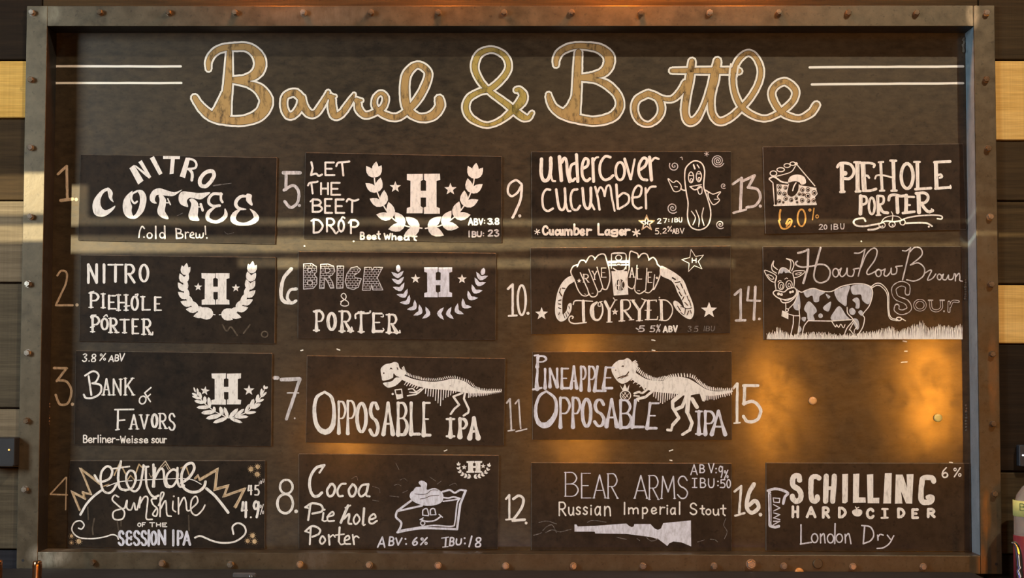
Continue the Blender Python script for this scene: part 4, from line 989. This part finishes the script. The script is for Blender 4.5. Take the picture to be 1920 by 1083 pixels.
D('lettering', 'cream', F, '''
l 38 362,705 368,955|s 15 235,748 250,708 300,698 480,708|s 17 400,975 260,990 195,970 182,925 205,895 235,905 225,925|v 535,720,24 480,770,46 475,860,56 500,930,34 560,940,24 605,860,22 605,760,18 580,720,16|s 10 602,710 560,722 552,765 585,768 585,745
l 36 640,712 690,810|l 36 692,810 692,960|l 16 768,692 705,805|l 12 660,972 728,970|l 12 745,665 765,690 790,690|l 38 850,705 852,950|l 12 815,958 890,955|s 17 850,690 935,695 960,760 930,810 870,825|l 26 885,825 972,935|l 12 945,945 1005,940
l 34 990,700 1068,815|l 18 1155,692 1085,815|l 38 1075,815 1075,945|l 12 1038,955 1115,950|l 12 955,692 1015,692|s 12 1105,675 1130,685 1165,690|l 40 1192,705 1185,930|l 13 1140,700 1290,692 1290,712|l 10 1145,822 1225,820|l 13 1150,940 1300,938 1308,900
l 36 1352,700 1358,940|s 15 1325,688 1420,698 1488,770 1490,860 1430,945 1328,945|x 14 1330,660|x 46 765,842''', 1)
D('star_drawing', 'white', F, 'x 148 1760,195 8 -.2|T 11 - H=1745,160,1795,215', 1)
D('star_drawing', 'white', (960, 540, 4), 'x 50 222,192|x 62 1478,166', 1)
D('lettering', 'grey', (960, 540, 4), 'T 9 / 5=950,282,990,325 5=1035,282,1068,326 %=1080,272,1108,330|l 9 932,300 950,312', 1)
D('lettering', 'white', (960, 540, 4), 'T 12 - A=1136,286,1165,328 B=1178,286,1200,325 V=1212,282,1238,325', 1)
D('lettering', 'dim', (960, 540, 4), 'T 7 / 3=1318,285,1342,325 5=1366,285,1393,325 I=1438,285,1442,320 B=1455,285,1480,320 U=1492,285,1515,320', 1)

# 11
F = (995, 650, 4.923)
D = plaque('dark steel plaque beside chalk numeral 11, dinosaur skeleton reaching for a small pineapple', [(998, 659), (1372, 658), (1372, 824), (998, 824)])
D('lettering', 'lilac', F, 'T 30 f/ P=60,85,135,185|l 22 62,95 62,250|v 62,230,22 55,320,30 60,385,46|T 28 f I=130,205,136,380 N=178,202,245,368 E=288,200,350,380 A=372,180,425,380 P=465,182,508,398 P=540,182,595,402|T 30 f/ L=590,182,690,405 E=672,190,752,380|l 16 35,80 70,75|l 20 22,392 100,378', 1)
D('lettering', 'lilac', F, 'v 145,408,18 85,450,26 50,540,28 50,640,34 85,710,46 150,720,54 215,650,44 238,560,32 220,470,28 145,408,18|T 32 f P=275,470,360,740 P=390,470,455,740|T 32 b O=478,480,555,735 S=590,488,680,728|T 34 f A=700,485,795,732 B=830,492,930,742|T 32 f/ L=938,492,1040,738 E=1075,520,1160,750', 1)
D('lettering', 'lilac', F, 'T 34 fz I=1550,595,1556,802|T 34 f P=1612,595,1695,805 A=1672,592,1795,806', 1)
D('skeleton_drawing', 'white', F, '''
g 745,215 760,165 810,125 860,118 895,103 935,135 965,190 970,240 930,295 870,335 825,333 780,290
g 930,220 1000,258 1080,300 1200,315 1270,290 1350,275 1450,290 1540,340 1620,390 1720,410 1855,402 1850,420 1740,442 1640,452 1560,432 1440,450 1330,432 1200,420 1100,402 1010,350 940,300
l 36 1400,430 1315,500|l 30 1310,500 1312,560 1368,655 1310,720|l 24 1310,720 1298,768 1262,765|l 32 1440,450 1400,550 1340,575|l 40 1460,430 1445,600|l 30 1445,600 1490,700 1470,765|l 26 1470,765 1400,808|l 36 1490,480 1535,555
l 24 1120,412 1060,462 985,480|s 20 1080,390 1030,425 1000,415 958,430|l 16 1018,340 1050,390|l 14 955,450 1000,455|l 14 985,480 995,500|f 1560,430 1620,440 1605,505 1585,500''', 1,
  lambda k: (k.spikes([(945, 140), (975, 210), (1060, 278), (1150, 308), (1240, 298), (1330, 272), (1480, 280), (1560, 340), (1640, 388), (1750, 402), (1855, 398)], 60, 30, 20, 10, -1, .2),
             k.spikes([(1600, 440), (1720, 440), (1850, 418)], 14, 50, 22, 10, 1, .0), k.spikes([(950, 290), (1080, 390)], 6, 34, 20, 10, 1, .2),
             dino_ribs(range(1140, 1375, 21), 412, [45, 60, 80, 100, 110, 95, 80, 70, 60, 50, 45, 40], 11)(k)))
D('skull_gap', PQ, F, 's 9 805,288 850,270 880,262 905,230|f 835,180 855,168 862,185|d 5 785,215|f 1325,545 1345,505 1385,500 1370,540 1330,565|l 5 830,290 900,262', 3)
D('fruit_drawing', 'white', F, 'e 9 875,448 48,45|f 822,350 850,405 902,405 912,345 888,385 870,340 850,385|l 5 845,430 880,475|l 5 865,420 900,465|l 5 845,465 880,418|l 5 865,478 905,432|l 5 840,448 860,475', 1)

# 12
F = (960, 810, 3.967)
D = plaque('dark steel plaque beside chalk numeral 12, pale rifle silhouette under thin lilac capitals', [(996, 866.5), (1372, 868), (1372, 1032.5), (996, 1031)])
D('lettering', 'lilac', F, 'T 10 z B=398,298,492,475 E=518,305,588,488 A=608,318,695,488 R=715,308,785,490 A=912,322,1005,490 R=1022,322,1090,500 M=1112,328,1210,492|T 10 - S=1232,328,1308,490', 1)
D('lettering', 'lilac', F, 'T 9 - A=1330,242,1378,315 B=1398,242,1432,300 V=1462,232,1502,300 9=1538,252,1568,335 %=1578,282,1608,342 B=1402,342,1440,410 U=1462,345,1502,410 5=1550,352,1585,412 0=1598,352,1625,412|l 9 1358,345 1358,408|l 8 1342,343 1375,343|l 8 1342,410 1375,410|d 6 1518,270 1518,300 1532,365 1532,395', 1)
D('lettering', 'white', F, 'T 11 - R=352,520,400,618 u=422,558,460,615 s=478,555,510,610 s=530,555,562,610 i=580,545,596,612 a=618,552,658,615 n=690,552,732,620 I=834,522,840,610 m=868,562,938,605 p=972,560,1008,640 e=1038,560,1075,605 r=1102,555,1135,608 i=1148,545,1162,608 a=1180,562,1215,610 l=1243,518,1250,610 S=1325,528,1375,610 t=1400,545,1432,612 o=1443,572,1478,612 u=1498,572,1538,615 t=1552,542,1590,618', 1)
D('rifle_drawing', 'lilac', F, 'f 465,685 478,685 490,700 620,695 850,678 870,695 890,705 905,700 910,682 1030,682 1060,715 1085,725 1108,715 1125,675 1330,655 1333,848 1260,818 1200,812 1170,825 1155,845 1090,795 1030,778 850,755 620,752 615,738 465,738', 1, label='pale blue chalk rifle')
D('chalk_smudge', 'dim', F, 's 6 1000,782 1030,805 1060,805 1085,790|s 6 230,730 260,700 300,690 330,745|s 6 250,745 300,725 360,740 440,720|s 5 160,765 200,755 220,745|s 5 200,670 260,660 330,680|s 5 560,670 600,655 700,668|s 5 1380,815 1430,800|s 5 1475,795 1510,800 1530,815|s 5 1590,640 1575,690 1600,740 1580,790|s 5 930,790 950,805|s 5 780,780 850,795', 1, rough=.4)

# 13
F = (1430, 280, 4.8)
D = plaque('dark steel plaque beside chalk numeral 13, berry pie slice sticking out its tongue', [(1430, 275), (1806, 269), (1812, 430), (1435, 438)])
D('lettering', 'white', F, '''
l 38 712,135 715,372|l 24 700,382 735,380|s 25 672,158 700,125 780,130 818,175 815,225 780,262 735,262|d 22 742,215|l 38 852,125 855,370|l 20 825,115 880,115|l 22 838,378 880,376|l 42 902,135 915,360|s 22 880,122 960,122 1005,135 1000,158|s 20 905,245 940,235 958,255|s 24 905,372 970,370 1020,355
l 26 1062,120 1075,360|l 18 1045,115 1085,112|l 18 1055,372 1095,370|l 32 1175,105 1182,360|l 22 1150,100 1200,102|l 22 1160,372 1205,370|s 16 1012,262 1025,235 1070,230 1110,238 1160,250|e 30 1300,240 54,112|l 32 1392,120 1396,350|l 18 1362,112 1415,112|l 24 1375,358 1515,348
l 36 1558,120 1565,345|l 24 1545,115 1688,108|s 20 1565,238 1600,225 1615,245 1595,255|l 24 1555,352 1690,340|l 14 1690,325 1692,350''', 1)
D('lettering', 'white', F, '''
l 34 882,420 880,578|s 22 882,418 930,430 932,480 890,500|e 22 982,508 26,74|l 28 1035,420 1042,585|l 14 1022,592 1062,590|s 22 1035,418 1085,425 1085,480 1045,500|s 26 1050,505 1080,560 1125,570|s 26 1135,455 1145,418 1190,408 1240,420 1290,415
l 34 1208,435 1215,565|l 34 1292,415 1290,560|l 20 1290,425 1362,428|l 18 1290,498 1325,500|l 24 1262,572 1365,560|l 38 1402,400 1408,565|s 26 1380,395 1460,392 1490,430 1465,475 1410,485|s 28 1430,490 1470,545 1500,560 1530,550|s 14 1500,570 1530,555 1520,535''', 1)
D('flourish_drawing', 'white', F, '''
s 16 925,645 905,618 840,628 818,655 845,685 920,690 1045,668|s 13 1045,672 1110,645 1180,650 1240,640 1300,615 1400,598 1540,590 1610,600 1610,625 1572,622|s 15 1280,665 1400,660 1480,665 1525,690|d 9 1495,695|s 17 950,722 1010,718 1060,695|s 8 1070,650 1100,615 1160,598 1220,605 1250,630
s 8 1158,560 1172,590 1165,645|e 9 1075,682 28,24|e 9 1165,674 28,24|e 9 1260,656 24,24|d 8 1078,690 1170,682''', 1)
D('pie_drawing', 'white', F, '''
l 9 302,130 470,328|s 8 110,245 250,205 295,150|e 9 97,215 30,22|e 9 162,182 34,18|e 8 220,145 28,18|e 8 270,128 24,16|d 15 302,130|s 14 60,262 95,245 130,262 170,290 225,300|l 9 58,268 92,300 108,500|l 16 105,502 480,492|l 9 330,325 480,350
g 228,290 248,245 310,225 372,245 390,300 350,318 330,295 290,285 250,295
f 125,312 235,320 225,390 250,425 300,420 330,330 480,348 495,400 470,430 485,492 120,498''', 1)
def berries(k):
    for x, y, r in ((152, 338, 18), (150, 390, 18), (196, 400, 16), (205, 345, 14), (206, 442, 17), (148, 465, 16), (256, 455, 16), (355, 457, 18), (357, 362, 17), (407, 360, 18), (463, 390, 20), (405, 415, 22), (302, 440, 13), (412, 465, 14), (458, 458, 16), (330, 402, 12), (185, 475, 9), (365, 405, 13), (310, 475, 8)):
        k.ell((x, y), r * .95, r, 6); k.dot((x + 2, y + 2), r * .55)
D('berry_gap', PQ, F, 's 22 112,300 116,400 118,488', 3, berries)
D('tongue_gap', PQ, F, 'g 240,300 285,288 300,330 322,310 320,370 295,415 255,425 222,395 232,340', 4)
D('tongue_drawing', 'white', F, 's 6 235,310 218,390 250,428 292,415 322,370 328,315|s 11 300,300 282,330 270,370', 6)
D('lettering', 'orange', F, 's 17 160,545 152,590 155,635|s 15 145,640 165,700 200,715 245,690 262,640 235,625 210,670|l 16 215,690 245,650|e 15 350,615 36,76|d 8 288,692|e 9 425,545 9,9|l 11 462,530 448,632|e 8 490,603 12,14', 1, label='orange chalk strength figure')
D('lettering', 'grey', F, 'T 9 - 2=508,675,540,720 0=552,678,578,718 B=642,672,678,718 U=702,668,732,715|l 9 618,678 618,722', 1)

# 14
F = (1430, 460, 5.0526)
D = plaque('dark steel plaque beside chalk numeral 14, spotted cow grazing ground with bell and curling tail', [(1430, 462), (1804, 461.5), (1806, 635), (1432, 637)])
D('lettering', 'grey', F, '''
s 20 335,70 380,60 432,38|l 21 432,40 428,210 385,355|l 20 548,22 500,200|s 15 500,195 485,290 510,340 560,352 620,320 640,245 600,190 540,178 480,192 380,205 325,188 312,165 328,150
e 12 691,258 28,40|s 12 700,220 722,232 745,215|s 12 745,215 730,270 755,295 790,260 800,215|s 12 800,220 805,280 850,290 868,240 860,225 910,215
s 12 870,72 920,70 972,35|l 12 970,40 905,290|s 12 930,210 985,80 1050,25 1085,55 1060,140 990,240 1000,275 1060,250 1100,225
e 12 1097,260 26,34|s 12 1102,228 1130,236 1160,222|s 12 1160,225 1150,275 1175,290 1210,250 1218,215|s 12 1218,225 1222,270 1262,265 1272,220 1262,200 1322,192
s 12 1325,48 1360,50 1402,22|l 13 1398,25 1325,325|s 12 1385,70 1440,18 1498,30 1505,95 1400,185|s 12 1400,185 1475,165 1532,215 1520,290 1445,335 1365,325''', 1)
D('lettering', 'grey', F, '''
s 11 1540,260 1580,235 1600,240 1570,300 1565,330 1610,310 1640,270|e 11 1674,298 20,27|s 11 1680,272 1698,282 1712,272|s 11 1710,275 1705,315 1735,325 1760,280|s 11 1760,280 1765,320 1800,315 1815,265|s 11 1825,335 1828,270|s 11 1828,300 1860,262 1868,300 1868,330 1893,338
s 52 1372,450 1370,385 1310,362 1245,405 1265,490 1360,535 1388,600 1320,632 1270,610 1272,575|e 26 1490,565 50,46|s 26 1588,525 1600,600 1650,618 1692,590 1692,525|l 12 1570,518 1610,518|l 12 1680,518 1720,518|l 26 1765,535 1765,625|s 24 1775,580 1800,530 1855,530|d 8 1718,622''', 1)
D('letter_gap', PQ, F, 's 36 1372,446 1370,385 1310,362 1245,405 1265,490 1360,535 1388,600 1320,632 1270,610 1272,580|e 14 1490,565 50,46|s 14 1588,530 1600,600 1650,618 1692,590 1692,530|l 14 1765,538 1765,622|s 13 1775,580 1800,530 1850,530', 3)
D('cow_spots', 'cow', F, '''
g 390,430 480,408 590,440 540,480 532,530 485,532 470,475 415,492|g 680,430 760,395 828,382 800,480 792,572 745,548 705,510|g 848,380 940,370 1018,388 1035,470 1005,555 945,520 930,465 860,465 835,420|g 850,515 890,492 918,520 915,590 880,592 882,550
g 570,590 640,532 646,560 622,625|g 435,528 495,580 512,625 480,660 492,705 430,705 420,645 392,600|g 650,702 680,620 730,575 790,660 822,705|g 820,610 850,590 880,622 865,655 830,650|d 22 548,665|g 905,632 930,612 955,640 935,665|g 325,410 350,480 355,600 310,608 290,565 320,500
g 598,458 640,482 620,502|g 345,758 368,790 355,820 332,820|g 370,682 410,680 400,718 375,708|g 850,700 900,700 915,770 890,795|l 8 150,270 165,235|f 150,262 165,222 190,208 228,222 265,262 240,255 215,262 200,240 185,265''', 1, label='pale blue cow spots')
D('cow_drawing', 'white', F, '''
s 9 132,290 118,350 126,420|s 9 285,265 300,330 295,395|s 9 140,228 100,192 106,145 85,190 92,235 130,262|s 9 225,125 262,145 266,190 255,240|s 9 225,125 278,140 296,185 275,240|s 8 150,262 165,225 190,210 228,222 270,262
S 8 18,235 80,255 130,290 115,345 72,330 40,290|S 7 45,275 90,290 105,315 75,315|S 8 290,250 340,238 402,245 350,290 298,302|S 6 310,270 340,258 370,258 335,278|e 8 175,382 26,36|e 8 250,370 30,38|e 5 178,388 12,18|e 5 252,375 12,18|s 7 145,345 160,332 175,335|s 7 210,318 225,308 238,315
S 11 100,450 130,425 200,440 240,412 300,400 322,440 290,490 210,512 140,492|d 14 150,458 178,464|d 12 262,442 285,436|s 10 162,502 190,540 250,535 300,495 330,450|s 8 190,510 230,522 280,500|l 8 218,545 220,600|s 8 245,600 300,540 340,440|f 185,615 245,638 243,698 178,668|e 8 230,612 14,14
s 9 340,430 370,442 410,425 480,405 560,430 650,435 740,390 850,365 960,365 1022,388|s 9 1028,385 1042,460 1010,570 950,650 965,690 945,780 882,872|l 10 430,712 640,715 840,702|s 9 430,712 390,770 372,875|l 9 342,560 352,690 330,870|l 9 292,670 290,740 262,865|l 8 250,650 300,665 345,665|l 15 255,880 300,880|l 15 335,880 375,880
s 9 800,585 805,640 850,690 850,720 800,780 770,855|s 8 860,705 895,760 870,800 860,850 820,870|l 8 830,800 880,870|l 8 860,730 820,800|s 8 655,720 690,770 700,750 720,775 740,745 765,780 780,750|l 14 770,865 800,860|l 14 825,872 860,860
s 9 1020,400 1070,360 1130,368 1190,450 1195,600 1215,680 1280,702|s 8 1030,405 1080,378 1125,390 1178,460 1185,600 1205,690 1270,712|e 10 1290,695 25,16|l 9 1315,690 1352,712''', 2)
def grass(k):
    hx = [(40, 60), (150, 115), (250, 55), (560, 70), (760, 50), (900, 65), (1080, 80), (1200, 125), (1290, 80), (1400, 120), (1510, 175), (1580, 100), (1650, 140), (1800, 120), (1895, 140)]
    x = 42
    while x < 1895:
        for (a, h1), (b, h2) in zip(hx, hx[1:]):
            if a <= x <= b: h = h1 + (h2 - h1) * (x - a) / (b - a)
        h *= k.rr.uniform(.6, 1.05) if x < 1000 else k.rr.uniform(.8, 1.05)
        k.ribbon([(x, 885), (x + k.rr.uniform(-4, 4), 885 - h * .6), (x + k.rr.uniform(-7, 7), 885 - h)], [6.5, 6, 3])
        x += 7.2 if x < 900 else 6.2
D('grass_drawing', 'white', F, None, 1, grass)

# 16
F = (1430, 860, 4.8)
D = plaque('dark steel plaque beside chalk numeral 16, heavy white block capitals with a small apple below', [(1436, 867), (1818.5, 868), (1819.5, 1033), (1436, 1032)])
D('lettering', 'white', F, '''
s 48 332,190 325,155 290,152 270,185 275,240 325,275 345,320 335,365 300,380 270,355 268,335|s 46 508,172 480,158 440,175 434,260 440,360 470,380 492,360 492,340|l 48 572,155 566,380|l 48 645,155 630,380|l 32 570,262 640,262|f 716,136 768,134 765,385 742,400 716,395
f 815,135 870,132 866,345 925,345 928,392 812,394|f 938,140 995,136 995,350 1050,348 1048,398 945,398|f 1100,128 1162,126 1155,400 1085,400|f 1198,140 1260,140 1300,260 1295,138 1358,136 1345,402 1290,400 1245,290 1258,400 1190,402|s 48 1540,200 1522,170 1450,170 1432,215 1425,340 1440,385 1500,388 1522,368 1522,345 1490,345''', 1)
D('lettering', 'white', F, 'T 25 - H=272,430,316,520 A=400,435,472,520 R=545,438,595,525 D=690,440,745,522 C=942,450,995,530 D=1222,448,1272,522 E=1350,455,1395,528 R=1490,452,1545,520|l 25 1098,455 1100,525|l 18 1075,450 1125,450|l 18 1070,530 1125,528|g 808,465 845,450 890,460 895,490 870,515 830,512 808,490|l 10 850,455 835,430|l 9 850,440 865,435', 1)
D('lettering', 'lilac', F, '''
l 13 345,592 345,762|l 13 340,765 438,750|e 12 468,712 28,40|s 12 520,675 522,755|s 12 522,700 550,672 562,755|e 12 610,715 28,40|l 13 652,582 648,760|e 12 690,712 28,38|l 12 742,678 745,755|s 12 745,700 775,672 795,762
l 13 918,600 905,762|s 13 892,598 970,612 1000,680 970,735 905,762|l 12 1035,685 1038,730|s 12 1038,700 1058,678 1085,685|s 11 1122,685 1150,722|s 12 1180,690 1140,760 1085,798 1030,805''', 1)
D('lettering', 'white', F, 'T 12 - 6=1615,78,1665,165 %=1718,78,1785,160|e 12 1642,145 24,20', 1)
D('tag_drawing', 'lilac', F, 's 24 48,285 110,268 175,280 228,308 200,340 185,400|l 28 62,300 66,595|s 26 66,600 110,612 145,605|l 9 95,350 155,355 150,392 100,388 95,350|l 9 98,410 155,440 98,468|l 9 98,485 155,500 98,530 155,545|l 9 98,560 155,560 98,590', 1)
D('tag_gap', PQ, F, 's 6 70,310 120,300 180,305|l 5 65,320 70,560', 3)

# ------------------------------------------------------------------ magnets
def magnet(px, py, y, r, label, col, tilt=(0, 0)):
    q = P(px, py, y)
    me = lathe_me('magnet', [(r, 0), (r * 1.02, -.0015), (r, -.0075), (r * .88, -.0092), (r * .5, -.0096)], 28, 'Y')
    m = plain('magnet_' + ''.join(c for c in label.split()[0]), col, .35)
    me.materials.append(m); o = link('magnet', me, None, None, q); tag(o, label, 'magnet', 'round magnets on the menu board')
magnet(1523.5, 751, DEPTH - .0002, .0098, 'tan round magnet on bare back plate, left of the two', (.75, .40, .15))
magnet(1758, 783, DEPTH - .0002, .0098, 'yellow round magnet on bare back plate, right of the two', (.80, .62, .18))
magnet(1498, 1072, -.0002, .0105, 'orange round magnet overlapping the lower edge of the bottom rail', (.70, .30, .08))

# ------------------------------------------------------------------ things around the board
# small black box on the left planks
def wall_box(x0, y0, x1, y1, yd, depth, label, mat, dot, dcol, name):
    a = P(x0, y0, yd); b = P(x1, y1, yd); c = (a + b) / 2
    r = link(name, None, loc=(c.x, yd, c.z)); tag(r, label, 'box')
    hw, hh = abs(b.x - a.x) / 2, abs(a.z - b.z) / 2
    link('housing', box_me('housing', -hw, hw, 0, depth, -hh, hh, .002), mat, r)
    link('front_lip', box_me('front_lip', -hw + .003, hw - .003, -.002, .001, -hh, -hh + .004, .0006), mat, r)
    q = P(*dot, yd); me = lathe_me('lens', [(.0022, .0), (.0022, -.0016), (.001, -.002)], 12, 'Y')
    me.materials.append(plain(name + '_lamp', dcol, .3, emit=dcol, es=1.2))
    link('indicator_lamp', me, None, r, (q.x - c.x, 0, q.z - c.z))
wall_box(-30, 820, 27, 874, -.036, .0455, 'small black box with a tiny amber light on the left planks', M['black'], (17, 843), (1, .5, .12), 'black_box')
wall_box(1911, 834, 1950, 874, -.012, .024, 'small slate-blue box with a white light on the right planks', plain('slate_blue', (.018, .026, .036), .5), (1918, 853), (.9, .95, 1), 'slate_box')

# counter shelf under the board, its cooler edge given a blue glow
def shelf():
    z1 = P(960, 1081, -.28).z
    r = link('back_bar_shelf', None, loc=(0, -.2, z1 - .03)); tag(r, 'dark back bar shelf with a thin blue-lit front edge under the board', 'shelf')
    xe = P(1884, 1000, -.28).x
    link('top_panel', box_me('top_panel', -1.9, xe, -.08, .19, -.012, .012, .003), M['black'], r)
    link('front_edge', box_me('front_edge', -1.9, xe, -.092, -.081, -.03, .018, .003), plain('brushed_edge', (.12, .12, .13), .25, .9), r)
    link('edge_glow', box_me('edge_glow', -.36, 1.1, -.080, -.072, .0125, .0185, .001), plain('blue_glow', (.1, .1, .3), .3, emit=(.10, .10, .9), es=1.6), r)  # emission stands for the blue reflections along the cooler edge
shelf()
# two copper handles
def handle(px, top, yd, rad, label):
    q = P(px, top, yd); r = link('tap_handle', None, loc=(q.x, yd, q.z - .16)); tag(r, label, 'tap handle', 'copper tap handles below the board')
    cm = plain('copper', (.72, .36, .18), .18, 1.0)
    me = lathe_me('grip', [(rad * .8, .0), (rad, .008), (rad, .150), (rad * .97, .157), (rad * .8, .160)], 32); me.materials.append(cm); link('grip', me, None, r)
    me = lathe_me('ferrule', [(rad * .6, -.05), (rad * .6, -.012), (rad * 1.05, -.010), (rad * 1.05, 0)], 32); me.materials.append(plain('chrome', (.6, .6, .6), .12, 1)); link('ferrule', me, None, r)
handle(70, 1051, -.40, .0103, 'copper tap handle in front of the bottom left corner of the frame')
handle(-4, 1049, -.40, .0103, 'copper tap handle cut off by the left edge of the picture')
# little clear bracket at the shelf
q = P(436, 1073, -.16)
br = link('steel_bracket', None, loc=(q.x, -.16, q.z)); tag(br, 'small clear-edged bracket with a round chrome screw under the bottom rail', 'bracket')
link('plate', box_me('plate', 0, .055, 0, .006, -.04, 0, .003), plain('grey_plate', (.09, .085, .085), .2), br)
me = lathe_me('screw', [(.0052, 0), (.0052, -.003), (.003, -.0055)], 20, 'Y'); me.materials.append(plain('chrome_screw', (.8, .8, .82), .15, 1)); link('screw', me, None, br, (.044, 0, -.010))

# bottle at the right edge
def bottle():
    yb = -.12; q = P(1946, 905, yb); zt = q.z
    r = link('glass_bottle', None, loc=(q.x, yb, zt - .30)); tag(r, 'clear glass bottle with a yellow-green paper label at the right edge', 'bottle')
    g = bpy.data.materials.new('clear_glass'); g.use_nodes = True; b = g.node_tree.nodes['Principled BSDF']
    b.inputs['Transmission Weight'].default_value = .75; b.inputs['Roughness'].default_value = .12; b.inputs['IOR'].default_value = 1.45; b.inputs['Base Color'].default_value = (.78, .74, .68, 1)
    pr = [(.053, 0), (.0565, .004), (.0565, .13), (.056, .20), (.055, .245), (.049, .272), (.036, .290), (.024, .30), (.022, .31)]
    me = lathe_me('glass_body', pr, 48); me.materials.append(g); link('glass_body', me, None, r)
    me = lathe_me('cap', [(.023, .311), (.0235, .313), (.0235, .328), (.021, .331)], 32); me.materials.append(M['bolt']); link('cap', me, None, r)
    me = lathe_me('label', [(.0566, .213), (.0574, .2131), (.0574, .2499), (.0566, .25)], 48, cap=False)
    me.transform(Matrix.Translation((0, 0, .010))); me.materials.append(plain('yellow_label', (.62, .66, .22), .7)); link('paper_label', me, None, r)
    me = lathe_me('wrap', [(.0566, .04), (.0576, .0402), (.0576, .178), (.0566, .1782)], 48, cap=False); me.materials.append(plain('maroon_wrap', (.16, .02, .035), .4)); lb = link('foil_wrap', me, None, r)
    # handwriting on the label, wrapped round the glass
    ink = Ink((0, 0, 1), 0); v = []; f = []
    ik = Ink((0, 0, 1), 0); rec = []
    ik.pt = lambda x, y: (rec.append((x, y)), len(rec) - 1)[1]
    ik.word('Ber', 0, 0, 62, 26, 3)
    vs = []
    for x, y in rec:
        a = math.radians(-152 + x * .8); vs.append((.0580 * math.cos(a), .0580 * math.sin(a), .254 - y * .0006))
    me = bpy.data.meshes.new('handwriting'); me.from_pydata(vs, [], ik.f); me.materials.append(plain('green_ink', (.10, .16, .04), .6)); link('handwriting', me, None, r)
    c = link('back_counter', None, loc=(0, -.3, r.location.z)); tag(c, 'dark counter slab under the glass bottle, below the picture', 'counter')
    link('slab', box_me('slab', -1.9, 1.9, -.35, .30, -.04, -.0003, .004), WD['blk'], c)
    link('base_cabinet', box_me('base_cabinet', -1.88, 1.88, -.32, .28, -r.location.z + .0, -.041, .004), WD['dk'], c)
    # chrome pourer arm beside the bottle
    cm = plain('chrome_arm', (.75, .75, .78), .12, 1)
    bm = bmesh.new()
    pts = [tuple(P(x, y, -.21) - r.location) for x, y in ((1897, 1017), (1903, 1018), (1908, 1028), (1911, 1050), (1912, 1080), (1912, 1130), (1912, 1200))]
    prev = None
    cu = cat(pts, False, 6)
    for i, p in enumerate(cu):
        d = Vector(cu[min(i + 1, len(cu) - 1)]) - Vector(cu[max(i - 1, 0)]); qd = d.to_track_quat('Z', 'Y')
        rad = min(.0022 + .014 * i / len(cu), .008)
        ring = [bm.verts.new(Vector(p) + qd @ Vector((rad * math.cos(a * math.pi / 6), rad * math.sin(a * math.pi / 6), 0))) for a in range(12)]
        if prev:
            for k in range(12): bm.faces.new((prev[k], prev[(k + 1) % 12], ring[(k + 1) % 12], ring[k]))
        else: bm.faces.new(ring[::-1])
        prev = ring
    bm.faces.new(prev); finish(bm); me = bm_mesh(bm, 'arm'); me.materials.append(cm)
    for p in me.polygons: p.use_smooth = True
    a = link('chrome_arm', me, None, None, r.location); tag(a, 'curved chrome lever in front of the glass bottle', 'lever')
bottle()
